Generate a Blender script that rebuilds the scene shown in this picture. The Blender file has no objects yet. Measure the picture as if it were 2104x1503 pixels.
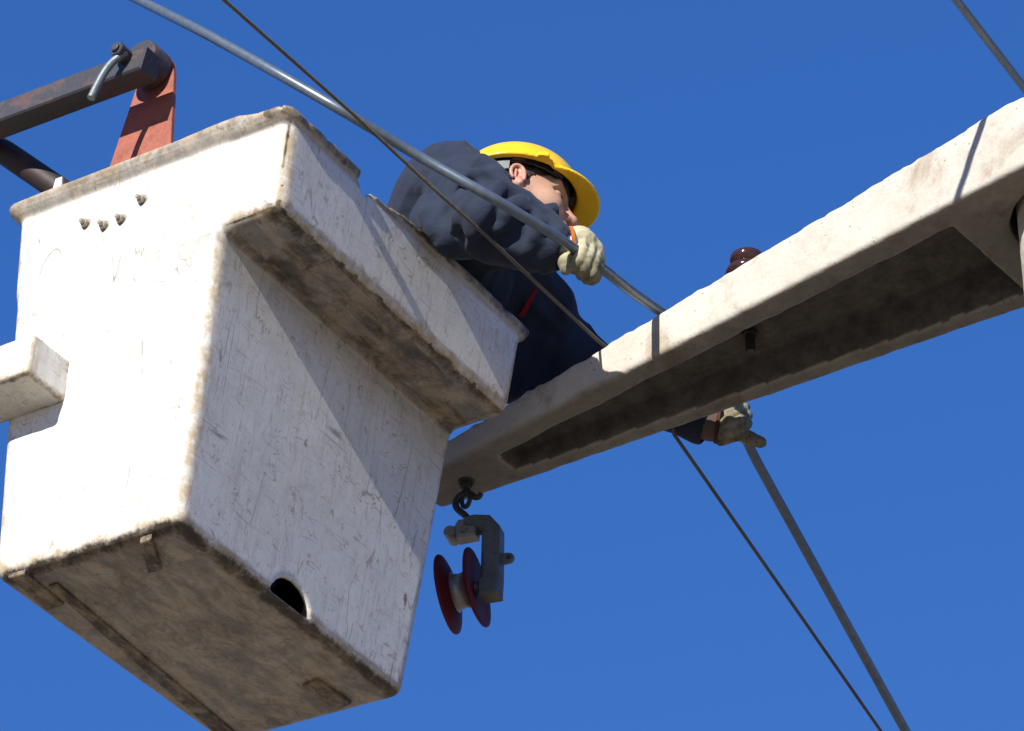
import bpy, math, random
import numpy as np
from mathutils import Matrix, Vector

# ---------------------------------------------------------------- camera, sky, sun, exposure
SC = bpy.context.scene
COL = SC.collection
PITCH, ROLL, FPX, PW, PH = math.radians(35.0), math.radians(0.46), 7000.0, 2104.0, 1503.0
CAM = np.array([0.0, 0.0, 1.6])
_f = np.array([0, math.cos(PITCH), math.sin(PITCH)])
_r0 = np.array([1.0, 0, 0]); _u0 = np.cross(_r0, _f)
_r = _r0 * math.cos(ROLL) + _u0 * math.sin(ROLL)
_u = -_r0 * math.sin(ROLL) + _u0 * math.cos(ROLL)
cam_data = bpy.data.cameras.new('camera')
cam = bpy.data.objects.new('camera', cam_data); COL.objects.link(cam)
cam.matrix_world = Matrix(((_r[0], _u[0], -_f[0], CAM[0]), (_r[1], _u[1], -_f[1], CAM[1]),
                           (_r[2], _u[2], -_f[2], CAM[2]), (0, 0, 0, 1)))
cam_data.sensor_width = 36.0
cam_data.lens = FPX / PW * 36.0
cam_data.clip_start, cam_data.clip_end = 0.05, 5000
SC.camera = cam

SUN_DIR = np.array([0.4047, 0.798, -0.447]); SUN_DIR /= np.linalg.norm(SUN_DIR)   # the way sunlight travels
sun_el = math.asin(-SUN_DIR[2]); sun_az = math.atan2(-SUN_DIR[0], -SUN_DIR[1])
world = bpy.data.worlds.new('World'); SC.world = world; world.use_nodes = True
wn, wl = world.node_tree.nodes, world.node_tree.links
sky = wn.new('ShaderNodeTexSky'); sky.sky_type = 'NISHITA'; sky.sun_disc = False
sky.sun_elevation = sun_el; sky.sun_rotation = sun_az
sky.altitude = 700; sky.air_density = 1.0; sky.dust_density = 0.15; sky.ozone_density = 3.0
sep, comb = wn.new('ShaderNodeSeparateColor'), wn.new('ShaderNodeCombineColor')   # a deep clear winter blue
wl.new(sky.outputs[0], sep.inputs[0])
for i, (pw, k) in enumerate(((.70, .2995), (.50, .779), (.42, 2.051))):
    p1, p2 = wn.new('ShaderNodeMath'), wn.new('ShaderNodeMath')
    p1.operation, p2.operation = 'POWER', 'MULTIPLY'; p1.inputs[1].default_value, p2.inputs[1].default_value = pw, k
    wl.new(sep.outputs[i], p1.inputs[0]); wl.new(p1.outputs[0], p2.inputs[0]); wl.new(p2.outputs[0], comb.inputs[i])
wl.new(comb.outputs[0], wn['Background'].inputs[0]); wn['Background'].inputs[1].default_value = 0.10
sun_data = bpy.data.lights.new('sun', 'SUN'); sun_data.energy = 4.5; sun_data.angle = math.radians(0.53)
sun_data.color = (1.0, 0.96, 0.895)
sun = bpy.data.objects.new('sun', sun_data); COL.objects.link(sun)
sun.rotation_euler = Vector(SUN_DIR).to_track_quat('-Z', 'Y').to_euler(); sun.location = (-6, -12, 14)
SC.view_settings.view_transform = 'Standard'; SC.view_settings.look = 'None'
SC.view_settings.exposure = 0.7; SC.view_settings.gamma = 1.0
SC.cycles.max_bounces = 6

# ---------------------------------------------------------------- helpers
rng = np.random.RandomState(7)

def at(px, py, depth):
    """World point at a distance along the view through a photo pixel."""
    return CAM + depth * (_f + _r * (px - PW / 2) / FPX - _u * (py - PH / 2) / FPX)

def atz(px, py, z):
    v = _f + _r * (px - PW / 2) / FPX - _u * (py - PH / 2) / FPX
    return CAM + v * ((z - CAM[2]) / v[2])

def tag(o, label=None, cat=None, group=None, kind=None):
    if label: o['label'] = label
    if cat: o['category'] = cat
    if group: o['group'] = group
    if kind: o['kind'] = kind
    return o

def empty(name, loc=(0, 0, 0), mat=None):
    o = bpy.data.objects.new(name, None); COL.objects.link(o)
    o.empty_display_size = 0.1
    if mat is not None: o.matrix_world = mat
    else: o.location = loc
    return o

def obj(name, verts, faces, mat, parent=None, smooth=True, attrs=None):
    me = bpy.data.meshes.new(name)
    verts = np.asarray(verts, dtype=np.float32)
    if isinstance(faces, np.ndarray):
        n = len(faces); k = faces.shape[1]
        me.vertices.add(len(verts)); me.vertices.foreach_set('co', verts.ravel())
        me.loops.add(n * k); me.loops.foreach_set('vertex_index', faces.astype(np.int32).ravel())
        me.polygons.add(n); me.polygons.foreach_set('loop_start', np.arange(0, n * k, k, dtype=np.int32))
        me.polygons.foreach_set('loop_total', np.full(n, k, dtype=np.int32))
        me.update(calc_edges=True)
    else:
        me.from_pydata(verts.tolist(), [], faces); me.update()
    me.validate()
    if smooth is True:
        me.polygons.foreach_set('use_smooth', np.ones(len(me.polygons), dtype=bool))
    elif smooth:
        me.polygons.foreach_set('use_smooth', np.ones(len(me.polygons), dtype=bool))
        me.set_sharp_from_angle(angle=math.radians(smooth))
    for k, v in (attrs or {}).items():
        a = me.attributes.new(k, 'FLOAT', 'POINT'); a.data.foreach_set('value', np.asarray(v, dtype=np.float32))
    me.materials.append(mat)
    o = bpy.data.objects.new(name, me); COL.objects.link(o)
    if parent is not None: o.parent = parent
    return o

class MB:
    """Collects shapes for one mesh."""
    def __init__(s): s.v, s.f = [], []
    def add(s, v, f):
        b = len(s.v); s.v += [tuple(map(float, p)) for p in v]; s.f += [tuple(b + i for i in q) for q in f]; return s
    def tube(s, pts, r, n=16, lobes=0, twist=0.0, amp=0.0, caps=True):
        pts = np.asarray(pts, float); m = len(pts)
        r = np.broadcast_to(np.asarray(r, float), (m,))
        tan = np.gradient(pts, axis=0); tan /= np.linalg.norm(tan, axis=1)[:, None]
        ref = np.array([0, 0, 1.0]) if abs(tan[0][2]) < .9 else np.array([1.0, 0, 0])
        a = np.cross(tan[0], ref); a /= np.linalg.norm(a)
        L = 0; V = []
        for i in range(m):
            if i: L += np.linalg.norm(pts[i] - pts[i - 1])
            a = a - tan[i] * (a @ tan[i]); a /= np.linalg.norm(a); b = np.cross(tan[i], a)
            th = np.arange(n) / n * 2 * math.pi
            rr = r[i] * (1 + amp * np.abs(np.cos(lobes / 2 * (th - twist * L))) - amp) if lobes else np.full(n, r[i])
            V += list(pts[i] + rr[:, None] * (np.cos(th)[:, None] * a + np.sin(th)[:, None] * b))
        F = [(i * n + j, i * n + (j + 1) % n, (i + 1) * n + (j + 1) % n, (i + 1) * n + j) for i in range(m - 1) for j in range(n)]
        if caps: F += [tuple(range(n - 1, -1, -1)), tuple((m - 1) * n + j for j in range(n))]
        return s.add(V, F)
    def lathe(s, prof, origin, axis, n=32, closed=False):
        """prof: (radius, height) pairs about axis."""
        axis = np.asarray(axis, float); axis /= np.linalg.norm(axis)
        ref = np.array([0, 0, 1.0]) if abs(axis[2]) < .9 else np.array([1.0, 0, 0])
        a = np.cross(axis, ref); a /= np.linalg.norm(a); b = np.cross(axis, a)
        th = np.arange(n) / n * 2 * math.pi; V = []
        for r, h in prof: V += list(np.asarray(origin) + axis * h + r * (np.cos(th)[:, None] * a + np.sin(th)[:, None] * b))
        m = len(prof); rngm = m if closed else m - 1
        F = [(i * n + j, i * n + (j + 1) % n, ((i + 1) % m) * n + (j + 1) % n, ((i + 1) % m) * n + j) for i in range(rngm) for j in range(n)]
        if not closed: F += [tuple(range(n - 1, -1, -1)), tuple((m - 1) * n + j for j in range(n))]
        return s.add(V, F)
    def build(s, name, mat, parent=None, smooth=35): 
        return obj(name, s.v, s.f, mat, parent, smooth)

def bevel_prism(poly, z0, z1, bev=0.002, frame=None):
    """A polygon (list of 2D) extruded from z0 to z1 with chamfered rims; frame: 3x4 placement (origin, x, y, z)."""
    P = np.asarray(poly, float); n = len(P); c = P.mean(0)
    e1 = np.roll(P, -1, 0) - P; e0 = P - np.roll(P, 1, 0)
    n1 = np.stack([e1[:, 1], -e1[:, 0]], 1); n1 /= np.linalg.norm(n1, axis=1)[:, None]
    n0 = np.stack([e0[:, 1], -e0[:, 0]], 1); n0 /= np.linalg.norm(n0, axis=1)[:, None]
    m = n0 + n1; m /= np.maximum(1e-6, (m * n1).sum(1))[:, None]
    Pin = P - m * bev
    rings = [(Pin, z0), (P, z0 + bev), (P, z1 - bev), (Pin, z1)]
    V = [(x, y, z) for Q, z in rings for x, y in Q]
    F = [(i * n + j, i * n + (j + 1) % n, (i + 1) * n + (j + 1) % n, (i + 1) * n + j) for i in range(3) for j in range(n)]
    F += [tuple(range(n - 1, -1, -1)), tuple(3 * n + j for j in range(n))]
    if frame is not None:
        o, x, y, z = [np.asarray(q, float) for q in frame]
        V = [o + x * p[0] + y * p[1] + z * p[2] for p in V]
    return V, F

def box_poly(x0, x1, y0, y1): return [(x0, y0), (x1, y0), (x1, y1), (x0, y1)]

# ---- value noise and implicit surfaces
_H = np.random.RandomState(11).rand(4096).astype(np.float32)
def vnoise(P, s=1.0, seed=0):
    P = np.asarray(P, np.float32) * np.float32(s) + np.float32(137.3 + seed * 19.7)
    i = np.floor(P).astype(np.int64); f = (P - i).astype(np.float32); f = f * f * (3 - 2 * f)
    def h(a, b, c): return _H[((i[..., 0] + a) * 73856093 ^ (i[..., 1] + b) * 19349663 ^ (i[..., 2] + c) * 83492791) & 4095]
    x, y, z = f[..., 0], f[..., 1], f[..., 2]
    l = lambda a, b, t: a + (b - a) * t
    return l(l(l(h(0,0,0), h(1,0,0), x), l(h(0,1,0), h(1,1,0), x), y), l(l(h(0,0,1), h(1,0,1), x), l(h(0,1,1), h(1,1,1), x), y), z) * 2 - 1

def smin(a, b, k):
    if k <= 0: return np.minimum(a, b)
    h = np.maximum(k - np.abs(a - b), 0) / k
    return np.minimum(a, b) - h * h * k * np.float32(0.25)
def smax(a, b, k): return -smin(-a, -b, k)

class Field:
    def __init__(s, xs, ys, zs, far=0.2):
        s.ax = [np.asarray(a, np.float32) for a in (xs, ys, zs)]
        s.F = np.full([len(a) for a in s.ax], far, np.float32)
    def _sl(s, lo, hi):
        return tuple(slice(max(0, int(np.searchsorted(a, l)) - 1), int(np.searchsorted(a, h)) + 1) for a, l, h in zip(s.ax, lo, hi))
    def pts(s, sl):
        X, Y, Z = np.meshgrid(s.ax[0][sl[0]], s.ax[1][sl[1]], s.ax[2][sl[2]], indexing='ij')
        return np.stack([X, Y, Z], -1)
    def op(s, fn, lo, hi, k=0.0, mode='add'):
        sl = s._sl(lo, hi)
        if any(q.stop - q.start < 1 for q in sl): return s
        d = fn(s.pts(sl)).astype(np.float32)
        s.F[sl] = smin(s.F[sl], d, k) if mode == 'add' else smax(s.F[sl], -d, k)
        return s
    def cone(s, a, b, r1, r2=None, k=0.0, mode='add', squash=None):
        a = np.asarray(a, np.float32); b = np.asarray(b, np.float32); r2 = r1 if r2 is None else r2
        m = max(r1, r2) + k + 0.03
        ba = b - a; L2 = max(float(ba @ ba), 1e-9)
        def fn(p):
            q = p - a; t = np.clip((q @ ba) / L2, 0, 1)
            v = q - t[..., None] * ba
            if squash is not None:                       # flatten along a direction by a factor
                ax, fac = squash; ax = np.asarray(ax, np.float32); v = v + ((fac - 1) * (v @ ax))[..., None] * ax
            return np.sqrt((v * v).sum(-1)) - (r1 + (r2 - r1) * t)
        return s.op(fn, np.minimum(a, b) - m, np.maximum(a, b) + m, k, mode)
    def chain(s, pts, rs, k=0.0, mode='add'):
        for i in range(len(pts) - 1): s.cone(pts[i], pts[i + 1], rs[i], rs[i + 1], k, mode)
        return s
    def ell(s, c, rad, frame=None, k=0.0, mode='add'):
        c = np.asarray(c, np.float32); rad = np.asarray(rad, np.float32)
        R = np.eye(3, dtype=np.float32) if frame is None else np.asarray(frame, np.float32)   # rows are the axes
        m = float(rad.max()) + k + 0.03
        def fn(p):
            q = (p - c) @ R.T
            k0 = np.sqrt(((q / rad) ** 2).sum(-1)); k1 = np.sqrt(((q / rad ** 2) ** 2).sum(-1))
            return k0 * (k0 - 1) / np.maximum(k1, 1e-6)
        return s.op(fn, c - m, c + m, k, mode)
    def rbox(s, c, half, r, frame=None, k=0.0, mode='add'):
        c = np.asarray(c, np.float32); half = np.asarray(half, np.float32)
        R = np.eye(3, dtype=np.float32) if frame is None else np.asarray(frame, np.float32)
        m = float(np.linalg.norm(half)) + k + 0.03
        def fn(p):
            q = np.abs((p - c) @ R.T) - (half - r)
            return np.sqrt((np.maximum(q, 0) ** 2).sum(-1)) + np.minimum(q.max(-1), 0) - r
        return s.op(fn, c - m, c + m, k, mode)
    def displace(s, fn, band=0.03):
        idx = np.nonzero(np.abs(s.F) < band)
        P = np.stack([s.ax[i][idx[i]] for i in range(3)], -1)
        s.F[idx] += fn(P).astype(np.float32); return s
    def mesh(s, want_curv=False, curv_of=None):
        F = s.F; S = F < 0; nx, ny, nz = F.shape
        c = [S[i:nx-1+i, j:ny-1+j, k:nz-1+k] for i in (0,1) for j in (0,1) for k in (0,1)]
        cnt = sum(q.astype(np.int8) for q in c); act = (cnt > 0) & (cnt < 8)
        ci = np.nonzero(act); n = len(ci[0])
        ID = np.full(act.shape, -1, np.int64); ID[ci] = np.arange(n)
        acc = np.zeros((n, 3), np.float64); num = np.zeros(n)
        corners = [(i, j, k) for i in (0,1) for j in (0,1) for k in (0,1)]
        val = {q: F[ci[0] + q[0], ci[1] + q[1], ci[2] + q[2]] for q in corners}
        for q in corners:
            for d in range(3):
                if q[d]: continue
                e = list(q); e[d] = 1; e = tuple(e)
                a, b = val[q], val[e]; m = (a < 0) != (b < 0)
                t = np.where(m, a / np.where(m, a - b, 1), 0)
                p = np.array([[q[0], q[1], q[2]]], float).repeat(n, 0); p[:, d] += t
                acc[m] += p[m]; num[m] += 1
        loc = acc / num[:, None]
        V = np.empty((n, 3))
        for d in range(3):
            a = s.ax[d]; V[:, d] = a[ci[d]] + loc[:, d] * (a[ci[d] + 1] - a[ci[d]])
        Q = []
        for d in range(3):
            sl0 = [slice(None)] * 3; sl1 = [slice(None)] * 3; sl0[d] = slice(0, -1); sl1[d] = slice(1, None)
            A, B = S[tuple(sl0)], S[tuple(sl1)]
            o1, o2 = [(1, 2), (2, 0), (0, 1)][d]
            x = np.nonzero(A != B); x = np.stack(x, 1)
            ok = (x[:, o1] > 0) & (x[:, o2] > 0) & (x[:, o1] < F.shape[o1] - 1) & (x[:, o2] < F.shape[o2] - 1)
            x = x[ok]; flip = ~A[tuple(x.T)]
            def cid(da, db):
                y = x.copy(); y[:, o1] -= da; y[:, o2] -= db; return ID[tuple(y.T)]
            q = np.stack([cid(1, 1), cid(0, 1), cid(0, 0), cid(1, 0)], 1)
            q[flip] = q[flip][:, ::-1]; Q.append(q)
        Q = np.concatenate(Q); Q = Q[(Q >= 0).all(1)]
        if want_curv:
            G = F if curv_of is None else curv_of; L = np.zeros_like(G)
            for d in range(3): L += np.roll(G, 3, d) + np.roll(G, -3, d) - 2 * G
            cv = L[ci] / (3 * (s.ax[0][1] - s.ax[0][0]))
            return V, Q, cv
        return V, Q

def relax(V, Q, it=3, f=.5):
    """Evens out a dense quad mesh without shrinking it much."""
    V = np.array(V, float); E = np.concatenate([Q[:, [i, (i + 1) % 4]] for i in range(4)])
    cnt = np.bincount(E.ravel(), minlength=len(V))[:, None]
    for k in range(it * 2):
        S = np.zeros_like(V)
        for d in range(3): S[:, d] = np.bincount(E[:, 0], V[E[:, 1], d], len(V)) + np.bincount(E[:, 1], V[E[:, 0], d], len(V))
        V += (f if k % 2 == 0 else -f * 1.04) * (S / np.maximum(cnt, 1) - V)
    return V

def axis_lines(lo, hi, step, fine=None):
    """Grid lines with an optional finer span (lo, hi, step)."""
    if fine is None: return np.arange(lo, hi + step, step)
    a, b, fs = fine
    return np.unique(np.round(np.concatenate([np.arange(lo, a, step), np.arange(a, b, fs), np.arange(b, hi + step, step)]), 5))

# ---- materials
class NT:
    def __init__(s, name):
        s.m = bpy.data.materials.new(name); s.m.use_nodes = True
        s.n, s.l = s.m.node_tree.nodes, s.m.node_tree.links
        s.b = s.n['Principled BSDF']; s.tc = s.n.new('ShaderNodeTexCoord'); s.co = s.tc.outputs['Object']
    def mapping(s, scale=(1,1,1), rot=(0,0,0), loc=(0,0,0)):
        m = s.n.new('ShaderNodeMapping'); s.l.new(s.co, m.inputs[0])
        m.inputs['Scale'].default_value = scale; m.inputs['Rotation'].default_value = rot; m.inputs['Location'].default_value = loc
        return m.outputs[0]
    def noise(s, scale, detail=4, rough=.55, dist=0, co=None):
        t = s.n.new('ShaderNodeTexNoise'); s.l.new(co or s.co, t.inputs['Vector'])
        t.inputs['Scale'].default_value = scale; t.inputs['Detail'].default_value = detail
        t.inputs['Roughness'].default_value = rough; t.inputs['Distortion'].default_value = dist
        return t.outputs['Fac']
    def vor(s, scale, feature='F1', co=None):
        t = s.n.new('ShaderNodeTexVoronoi'); t.feature = feature; s.l.new(co or s.co, t.inputs['Vector']); t.inputs['Scale'].default_value = scale
        return t.outputs['Distance']
    def ramp(s, fac, a, b, lo=0.0, hi=1.0):
        r = s.n.new('ShaderNodeMapRange'); r.inputs['From Min'].default_value = a; r.inputs['From Max'].default_value = b
        r.inputs['To Min'].default_value = lo; r.inputs['To Max'].default_value = hi; r.clamp = True
        s.l.new(fac, r.inputs['Value']); return r.outputs[0]
    def math(s, op, a, b=None):
        m = s.n.new('ShaderNodeMath'); m.operation = op
        for i, q in enumerate((a, b)):
            if q is None: continue
            if isinstance(q, (int, float)): m.inputs[i].default_value = q
            else: s.l.new(q, m.inputs[i])
        return m.outputs[0]
    def line(s, fac, c=.5, w=.01):
        """1 on the thin level line fac == c."""
        d = s.math('ABSOLUTE', s.math('SUBTRACT', fac, c)); return s.ramp(d, 0, w, 1, 0)
    def mix(s, fac, a, b, blend='MIX'):
        m = s.n.new('ShaderNodeMix'); m.data_type = 'RGBA'; m.blend_type = blend
        if isinstance(fac, (int, float)): m.inputs[0].default_value = fac
        else: s.l.new(fac, m.inputs[0])
        for i, q in ((6, a), (7, b)):
            if isinstance(q, tuple): m.inputs[i].default_value = (*q, 1)
            else: s.l.new(q, m.inputs[i])
        return m.outputs[2]
    def attr(s, name):
        a = s.n.new('ShaderNodeAttribute'); a.attribute_name = name; return a.outputs['Fac']
    def bump(s, h, strength=.3, dist=.01, prev=None):
        b = s.n.new('ShaderNodeBump'); b.inputs['Strength'].default_value = strength; b.inputs['Distance'].default_value = dist
        s.l.new(h, b.inputs['Height'])
        if prev is not None: s.l.new(prev, b.inputs['Normal'])
        return b.outputs[0]
    def done(s, col=None, rough=None, metal=None, normal=None, spec=None, **kw):
        for k, v in (('Base Color', col), ('Roughness', rough), ('Metallic', metal), ('Normal', normal), ('Specular IOR Level', spec), *kw.items()):
            if v is None: continue
            if isinstance(v, tuple): s.b.inputs[k].default_value = (*v, 1) if s.b.inputs[k].type == 'RGBA' else v
            elif isinstance(v, (int, float)): s.b.inputs[k].default_value = v
            else: s.l.new(v, s.b.inputs[k])
        return s.m

def plain(name, col, rough=.6, metal=0.0, var=.25, scale=40, bump=.1):
    t = NT(name); n = t.noise(scale, 5, .6)
    d = tuple(c * (1 - var) for c in col); l = tuple(min(1, c * (1 + var)) for c in col)
    return t.done(t.mix(t.ramp(n, .3, .7), d, l), t.ramp(n, .2, .8, rough - .08, min(1, rough + .1)), metal, t.bump(n, bump, .003))

def m_fibreglass():
    t = NT('worn_white_fibreglass')
    big = t.noise(3.0, 6, .6); mid = t.noise(16, 7, .66)
    col = t.mix(t.ramp(big, .35, .7), (.76, .74, .68), (.69, .665, .60))
    col = t.mix(t.ramp(mid, .50, .75, 0, .4), col, (.50, .47, .42))
    vert = t.noise(5, 6, .65, 0, t.mapping((7, 7, .5)))
    col = t.mix(t.ramp(vert, .55, .74, 0, .55), col, (.42, .34, .245))
    # woven glass fibres showing through: short hairs in every direction
    for i, (sc, stretch, rot, amt) in enumerate([(62, (1, 1, .09), (.25, .1, .3), .58), (80, (1, 1, .11), (-.6, .3, .9), .62), (55, (1, .10, 1), (.5, .2, .2), .55), (95, (1, 1, .13), (.95, .5, .1), .6), (70, (1, .12, 1), (-.4, .6, .7), .6)]):
        n = t.noise(sc * 1.2, 4, .65, 3.0, t.mapping(stretch, rot, (i * 3.7, i * 1.9, i * 5.1)))
        mk = t.ramp(t.noise(5 + i, 6, .7, 0, t.mapping((1, 1, 1), (0, 0, 0), (i * 4.3, 7, i))), .40, .66)
        col = t.mix(t.math('MULTIPLY', t.math('MULTIPLY', t.ramp(n, .56, .68), mk), amt), col, (.27, .21, .145) if i % 2 else (.31, .275, .23))
    # longer scratches
    for i, (sc, stretch, rot, w, c, amt, lo, hi) in enumerate([
            (9, (1, 1, .07), (.35, .2, .5), .0045, .5, .8, .50, .60), (14, (1, 1, .08), (-.6, .1, 1.1), .006, .48, .7, .52, .62),
            (11, (1, .07, 1), (.9, .6, .2), .005, .51, .7, .53, .62), (18, (1, 1, .06), (.1, -.3, .7), .008, .5, .6, .53, .62), (13, (1, .08, 1), (-.5, .1, .4), .006, .5, .6, .54, .62)]):
        co = t.mapping(stretch, rot, (i * 3.1, i * 1.7, i * 2.3))
        n = t.noise(sc, 1, .5, .1, co); mk = t.ramp(t.noise(sc * .7, 4, .6, 0, t.mapping((1, 1, 1), (0, 0, 0), (i * 5.3, 2, 9))), lo, hi)
        ln = t.math('MULTIPLY', t.line(n, c, w), mk)
        col = t.mix(t.math('MULTIPLY', ln, amt), col, (.20, .14, .09) if i % 2 else (.15, .125, .105))
    # short crazing strokes
    for i, (sc, st_, rot) in enumerate([(26, (1, 1, .3), (.4, .3, .2)), (38, (.45, 1, 1), (.2, .9, .5)), (30, (1, .35, 1), (.8, .1, 1.2))]):
        ln = t.line(t.noise(sc, 2, .55, .6, t.mapping(st_, rot, (i * 2.7, i * 4.1, 1))), .5, .022)
        mk = t.ramp(t.noise(sc * .55, 4, .65, 0, t.mapping((1, 1, 1), (0, 0, 0), (8, i * 3.3, 2))), .54, .64)
        col = t.mix(t.math('MULTIPLY', t.math('MULTIPLY', ln, mk), .75), col, (.25, .175, .10))
    spk = t.ramp(t.vor(120), .05, .16, 1, 0)
    spk = t.math('MULTIPLY', spk, t.ramp(t.noise(9, 3), .52, .68))
    col = t.mix(t.math('MULTIPLY', spk, .7), col, (.15, .11, .08))
    chip = t.ramp(t.math('ADD', t.vor(5.5, 'F1', t.mapping((1, 1, .45), (.1, .2, .1), (.3, .8, .5))), t.math('MULTIPLY', t.noise(60, 3), .10)), .085, .10, 1, 0)
    col = t.mix(t.math('MULTIPLY', chip, .8), col, (.17, .085, .04))
    # rubbed ochre laminate on the outer corners, black grime where hands and ground wear the rims, painted shade inside
    wear = t.attr('wear'); wn = t.noise(30, 8, .75)
    w1 = t.ramp(t.math('ADD', wear, t.math('MULTIPLY', t.math('SUBTRACT', wn, .5), 3.2)), .55, 1.25)
    w1 = t.math('MULTIPLY', w1, t.ramp(wear, .12, .5))
    col = t.mix(t.math('MULTIPLY', w1, .8), col, (.40, .29, .15))
    gr = t.attr('grime_shade'); gn = t.noise(26, 9, .78)
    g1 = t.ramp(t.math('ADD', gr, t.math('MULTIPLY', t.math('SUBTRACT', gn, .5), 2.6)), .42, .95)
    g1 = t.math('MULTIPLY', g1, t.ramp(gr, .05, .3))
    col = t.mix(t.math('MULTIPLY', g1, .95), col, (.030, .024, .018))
    so = t.attr('soil_shade'); sn = t.noise(8, 9, .74, .4); sn2 = t.noise(22, 9, .74, .5, t.mapping((1, .4, 1), (0, 0, .1)))
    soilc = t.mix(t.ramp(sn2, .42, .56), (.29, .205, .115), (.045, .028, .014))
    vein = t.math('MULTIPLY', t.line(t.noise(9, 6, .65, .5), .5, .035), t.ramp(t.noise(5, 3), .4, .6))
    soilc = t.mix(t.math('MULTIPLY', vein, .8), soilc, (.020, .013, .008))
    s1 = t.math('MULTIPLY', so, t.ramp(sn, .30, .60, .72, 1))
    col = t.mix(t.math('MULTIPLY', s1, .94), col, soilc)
    fine = t.noise(170, 3, .6)
    nrm = t.bump(fine, .16, .0006); nrm = t.bump(mid, .10, .002, nrm)
    return t.done(col, t.ramp(mid, .3, .7, .34, .58), 0, nrm, .45)

def m_concrete():
    t = NT('weathered_concrete')
    a = t.noise(5, 7, .65); b = t.noise(22, 7, .7); c = t.noise(120, 4, .7)
    col = t.mix(t.ramp(a, .3, .7), (.47, .43, .36), (.60, .56, .48))
    col = t.mix(t.ramp(b, .55, .75, 0, .6), col, (.33, .265, .195))
    col = t.mix(t.ramp(c, .3, .75, 0, .3), col, (.30, .27, .24))
    st = t.noise(7, 5, .6, .5, t.mapping((1, 1, 1), (0, .4, .9)))
    col = t.mix(t.ramp(st, .56, .70, 0, .7), col, (.25, .18, .11))
    pore = t.math('MULTIPLY', t.ramp(t.vor(60), .08, .17, 1, 0), t.ramp(t.noise(10, 3), .47, .58))
    col = t.mix(t.math('MULTIPLY', pore, .75), col, (.10, .08, .065))
    under = t.math('MULTIPLY', t.attr('soil_shade'), t.ramp(b, .25, .7, .82, 1))
    col = t.mix(t.math('MULTIPLY', under, .95), col, (.036, .030, .026))  # underside and hollow darkened in the colour, standing for their shade
    n = t.bump(c, .45, .003); n = t.bump(b, .5, .008, n); n = t.bump(pore, -.4, .004, n)
    return t.done(col, .92, 0, n, .2)

def m_steel(name, base, rust, rust_lo=.5, rust_hi=.62, rough=.5, metal=.55):
    t = NT(name); a = t.noise(16, 7, .65); b = t.noise(90, 4, .6)
    m = t.ramp(a, rust_lo, rust_hi)
    col = t.mix(m, base, rust); col = t.mix(t.ramp(b, .4, .75, 0, .35), col, tuple(c * .35 for c in base))
    return t.done(col, t.ramp(m, 0, 1, rough, .85), t.ramp(m, 0, 1, metal, .0), t.bump(b, .25, .002))

def m_cloth(name, col, rough=.9):
    t = NT(name); a = t.noise(9, 5, .6); w = t.noise(420, 2, .5)
    c = t.mix(t.ramp(a, .3, .75), tuple(q * .8 for q in col), tuple(q * 1.22 for q in col))
    n = t.bump(w, .25, .0012); n = t.bump(t.noise(34, 4, .55, .8), .35, .008, n)
    return t.done(c, rough, 0, n, .2, **{'Sheen Weight': .05, 'Sheen Roughness': .5})

FIB, CON = m_fibreglass(), m_concrete()
DARK_STEEL = m_steel('dark_painted_steel', (.060, .060, .068), (.115, .048, .034), .5, .66, .5, .35)
RED_PRIMER = m_steel('red_primer_steel', (.36, .105, .062), (.22, .062, .038), .5, .72, .6, .0)
ZINC = m_steel('zinc_steel', (.19, .22, .22), (.14, .15, .145), .5, .7, .45, .5)
BROWN_STEEL = m_steel('rust_brown_tube', (.036, .022, .019), (.06, .03, .022), .5, .7, .6, .2)
BOLT_STEEL = plain('dull_bolt_steel', (.34, .30, .24), .55, .4)
BLACK_STEEL = plain('blackened_steel', (.05, .05, .052), .55, .5)

# ---------------------------------------------------------------- the setting
g = NT('dry_ground'); gn = g.noise(.6, 8, .65)
GROUND = g.done(g.mix(g.ramp(gn, .35, .65), (.21, .17, .115), (.27, .22, .155)), .95)
gs = 800.0; nG = 24
gx = np.linspace(-gs, gs, nG + 1)
gv = [(x, y, 0) for y in gx for x in gx]
gf = [(j * (nG + 1) + i, j * (nG + 1) + i + 1, (j + 1) * (nG + 1) + i + 1, (j + 1) * (nG + 1) + i) for j in range(nG) for i in range(nG)]
tag(obj('ground', gv, gf, GROUND, None, False), kind='structure')

# ---------------------------------------------------------------- the bucket
yaw, tx, ty = math.radians(-33.99), math.radians(-2.31), math.radians(3.27)
BR = Matrix.Rotation(yaw, 4, 'Z') @ Matrix.Rotation(ty, 4, 'Y') @ Matrix.Rotation(tx, 4, 'X')
BUCKET_M = Matrix.Translation((-0.6506, 5.5724, 5.1746)) @ BR
W, D, STEP, ZS, HB = .5897, .8798, .1509, .6822, .90
tF, tR, tL, tB = .0667, .0472, .0722, .0502
bucket = tag(empty('aerial_bucket', mat=BUCKET_M), 'scuffed white fibreglass bucket with a stepped side and chipped rim beside the worker', 'bucket')

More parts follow.
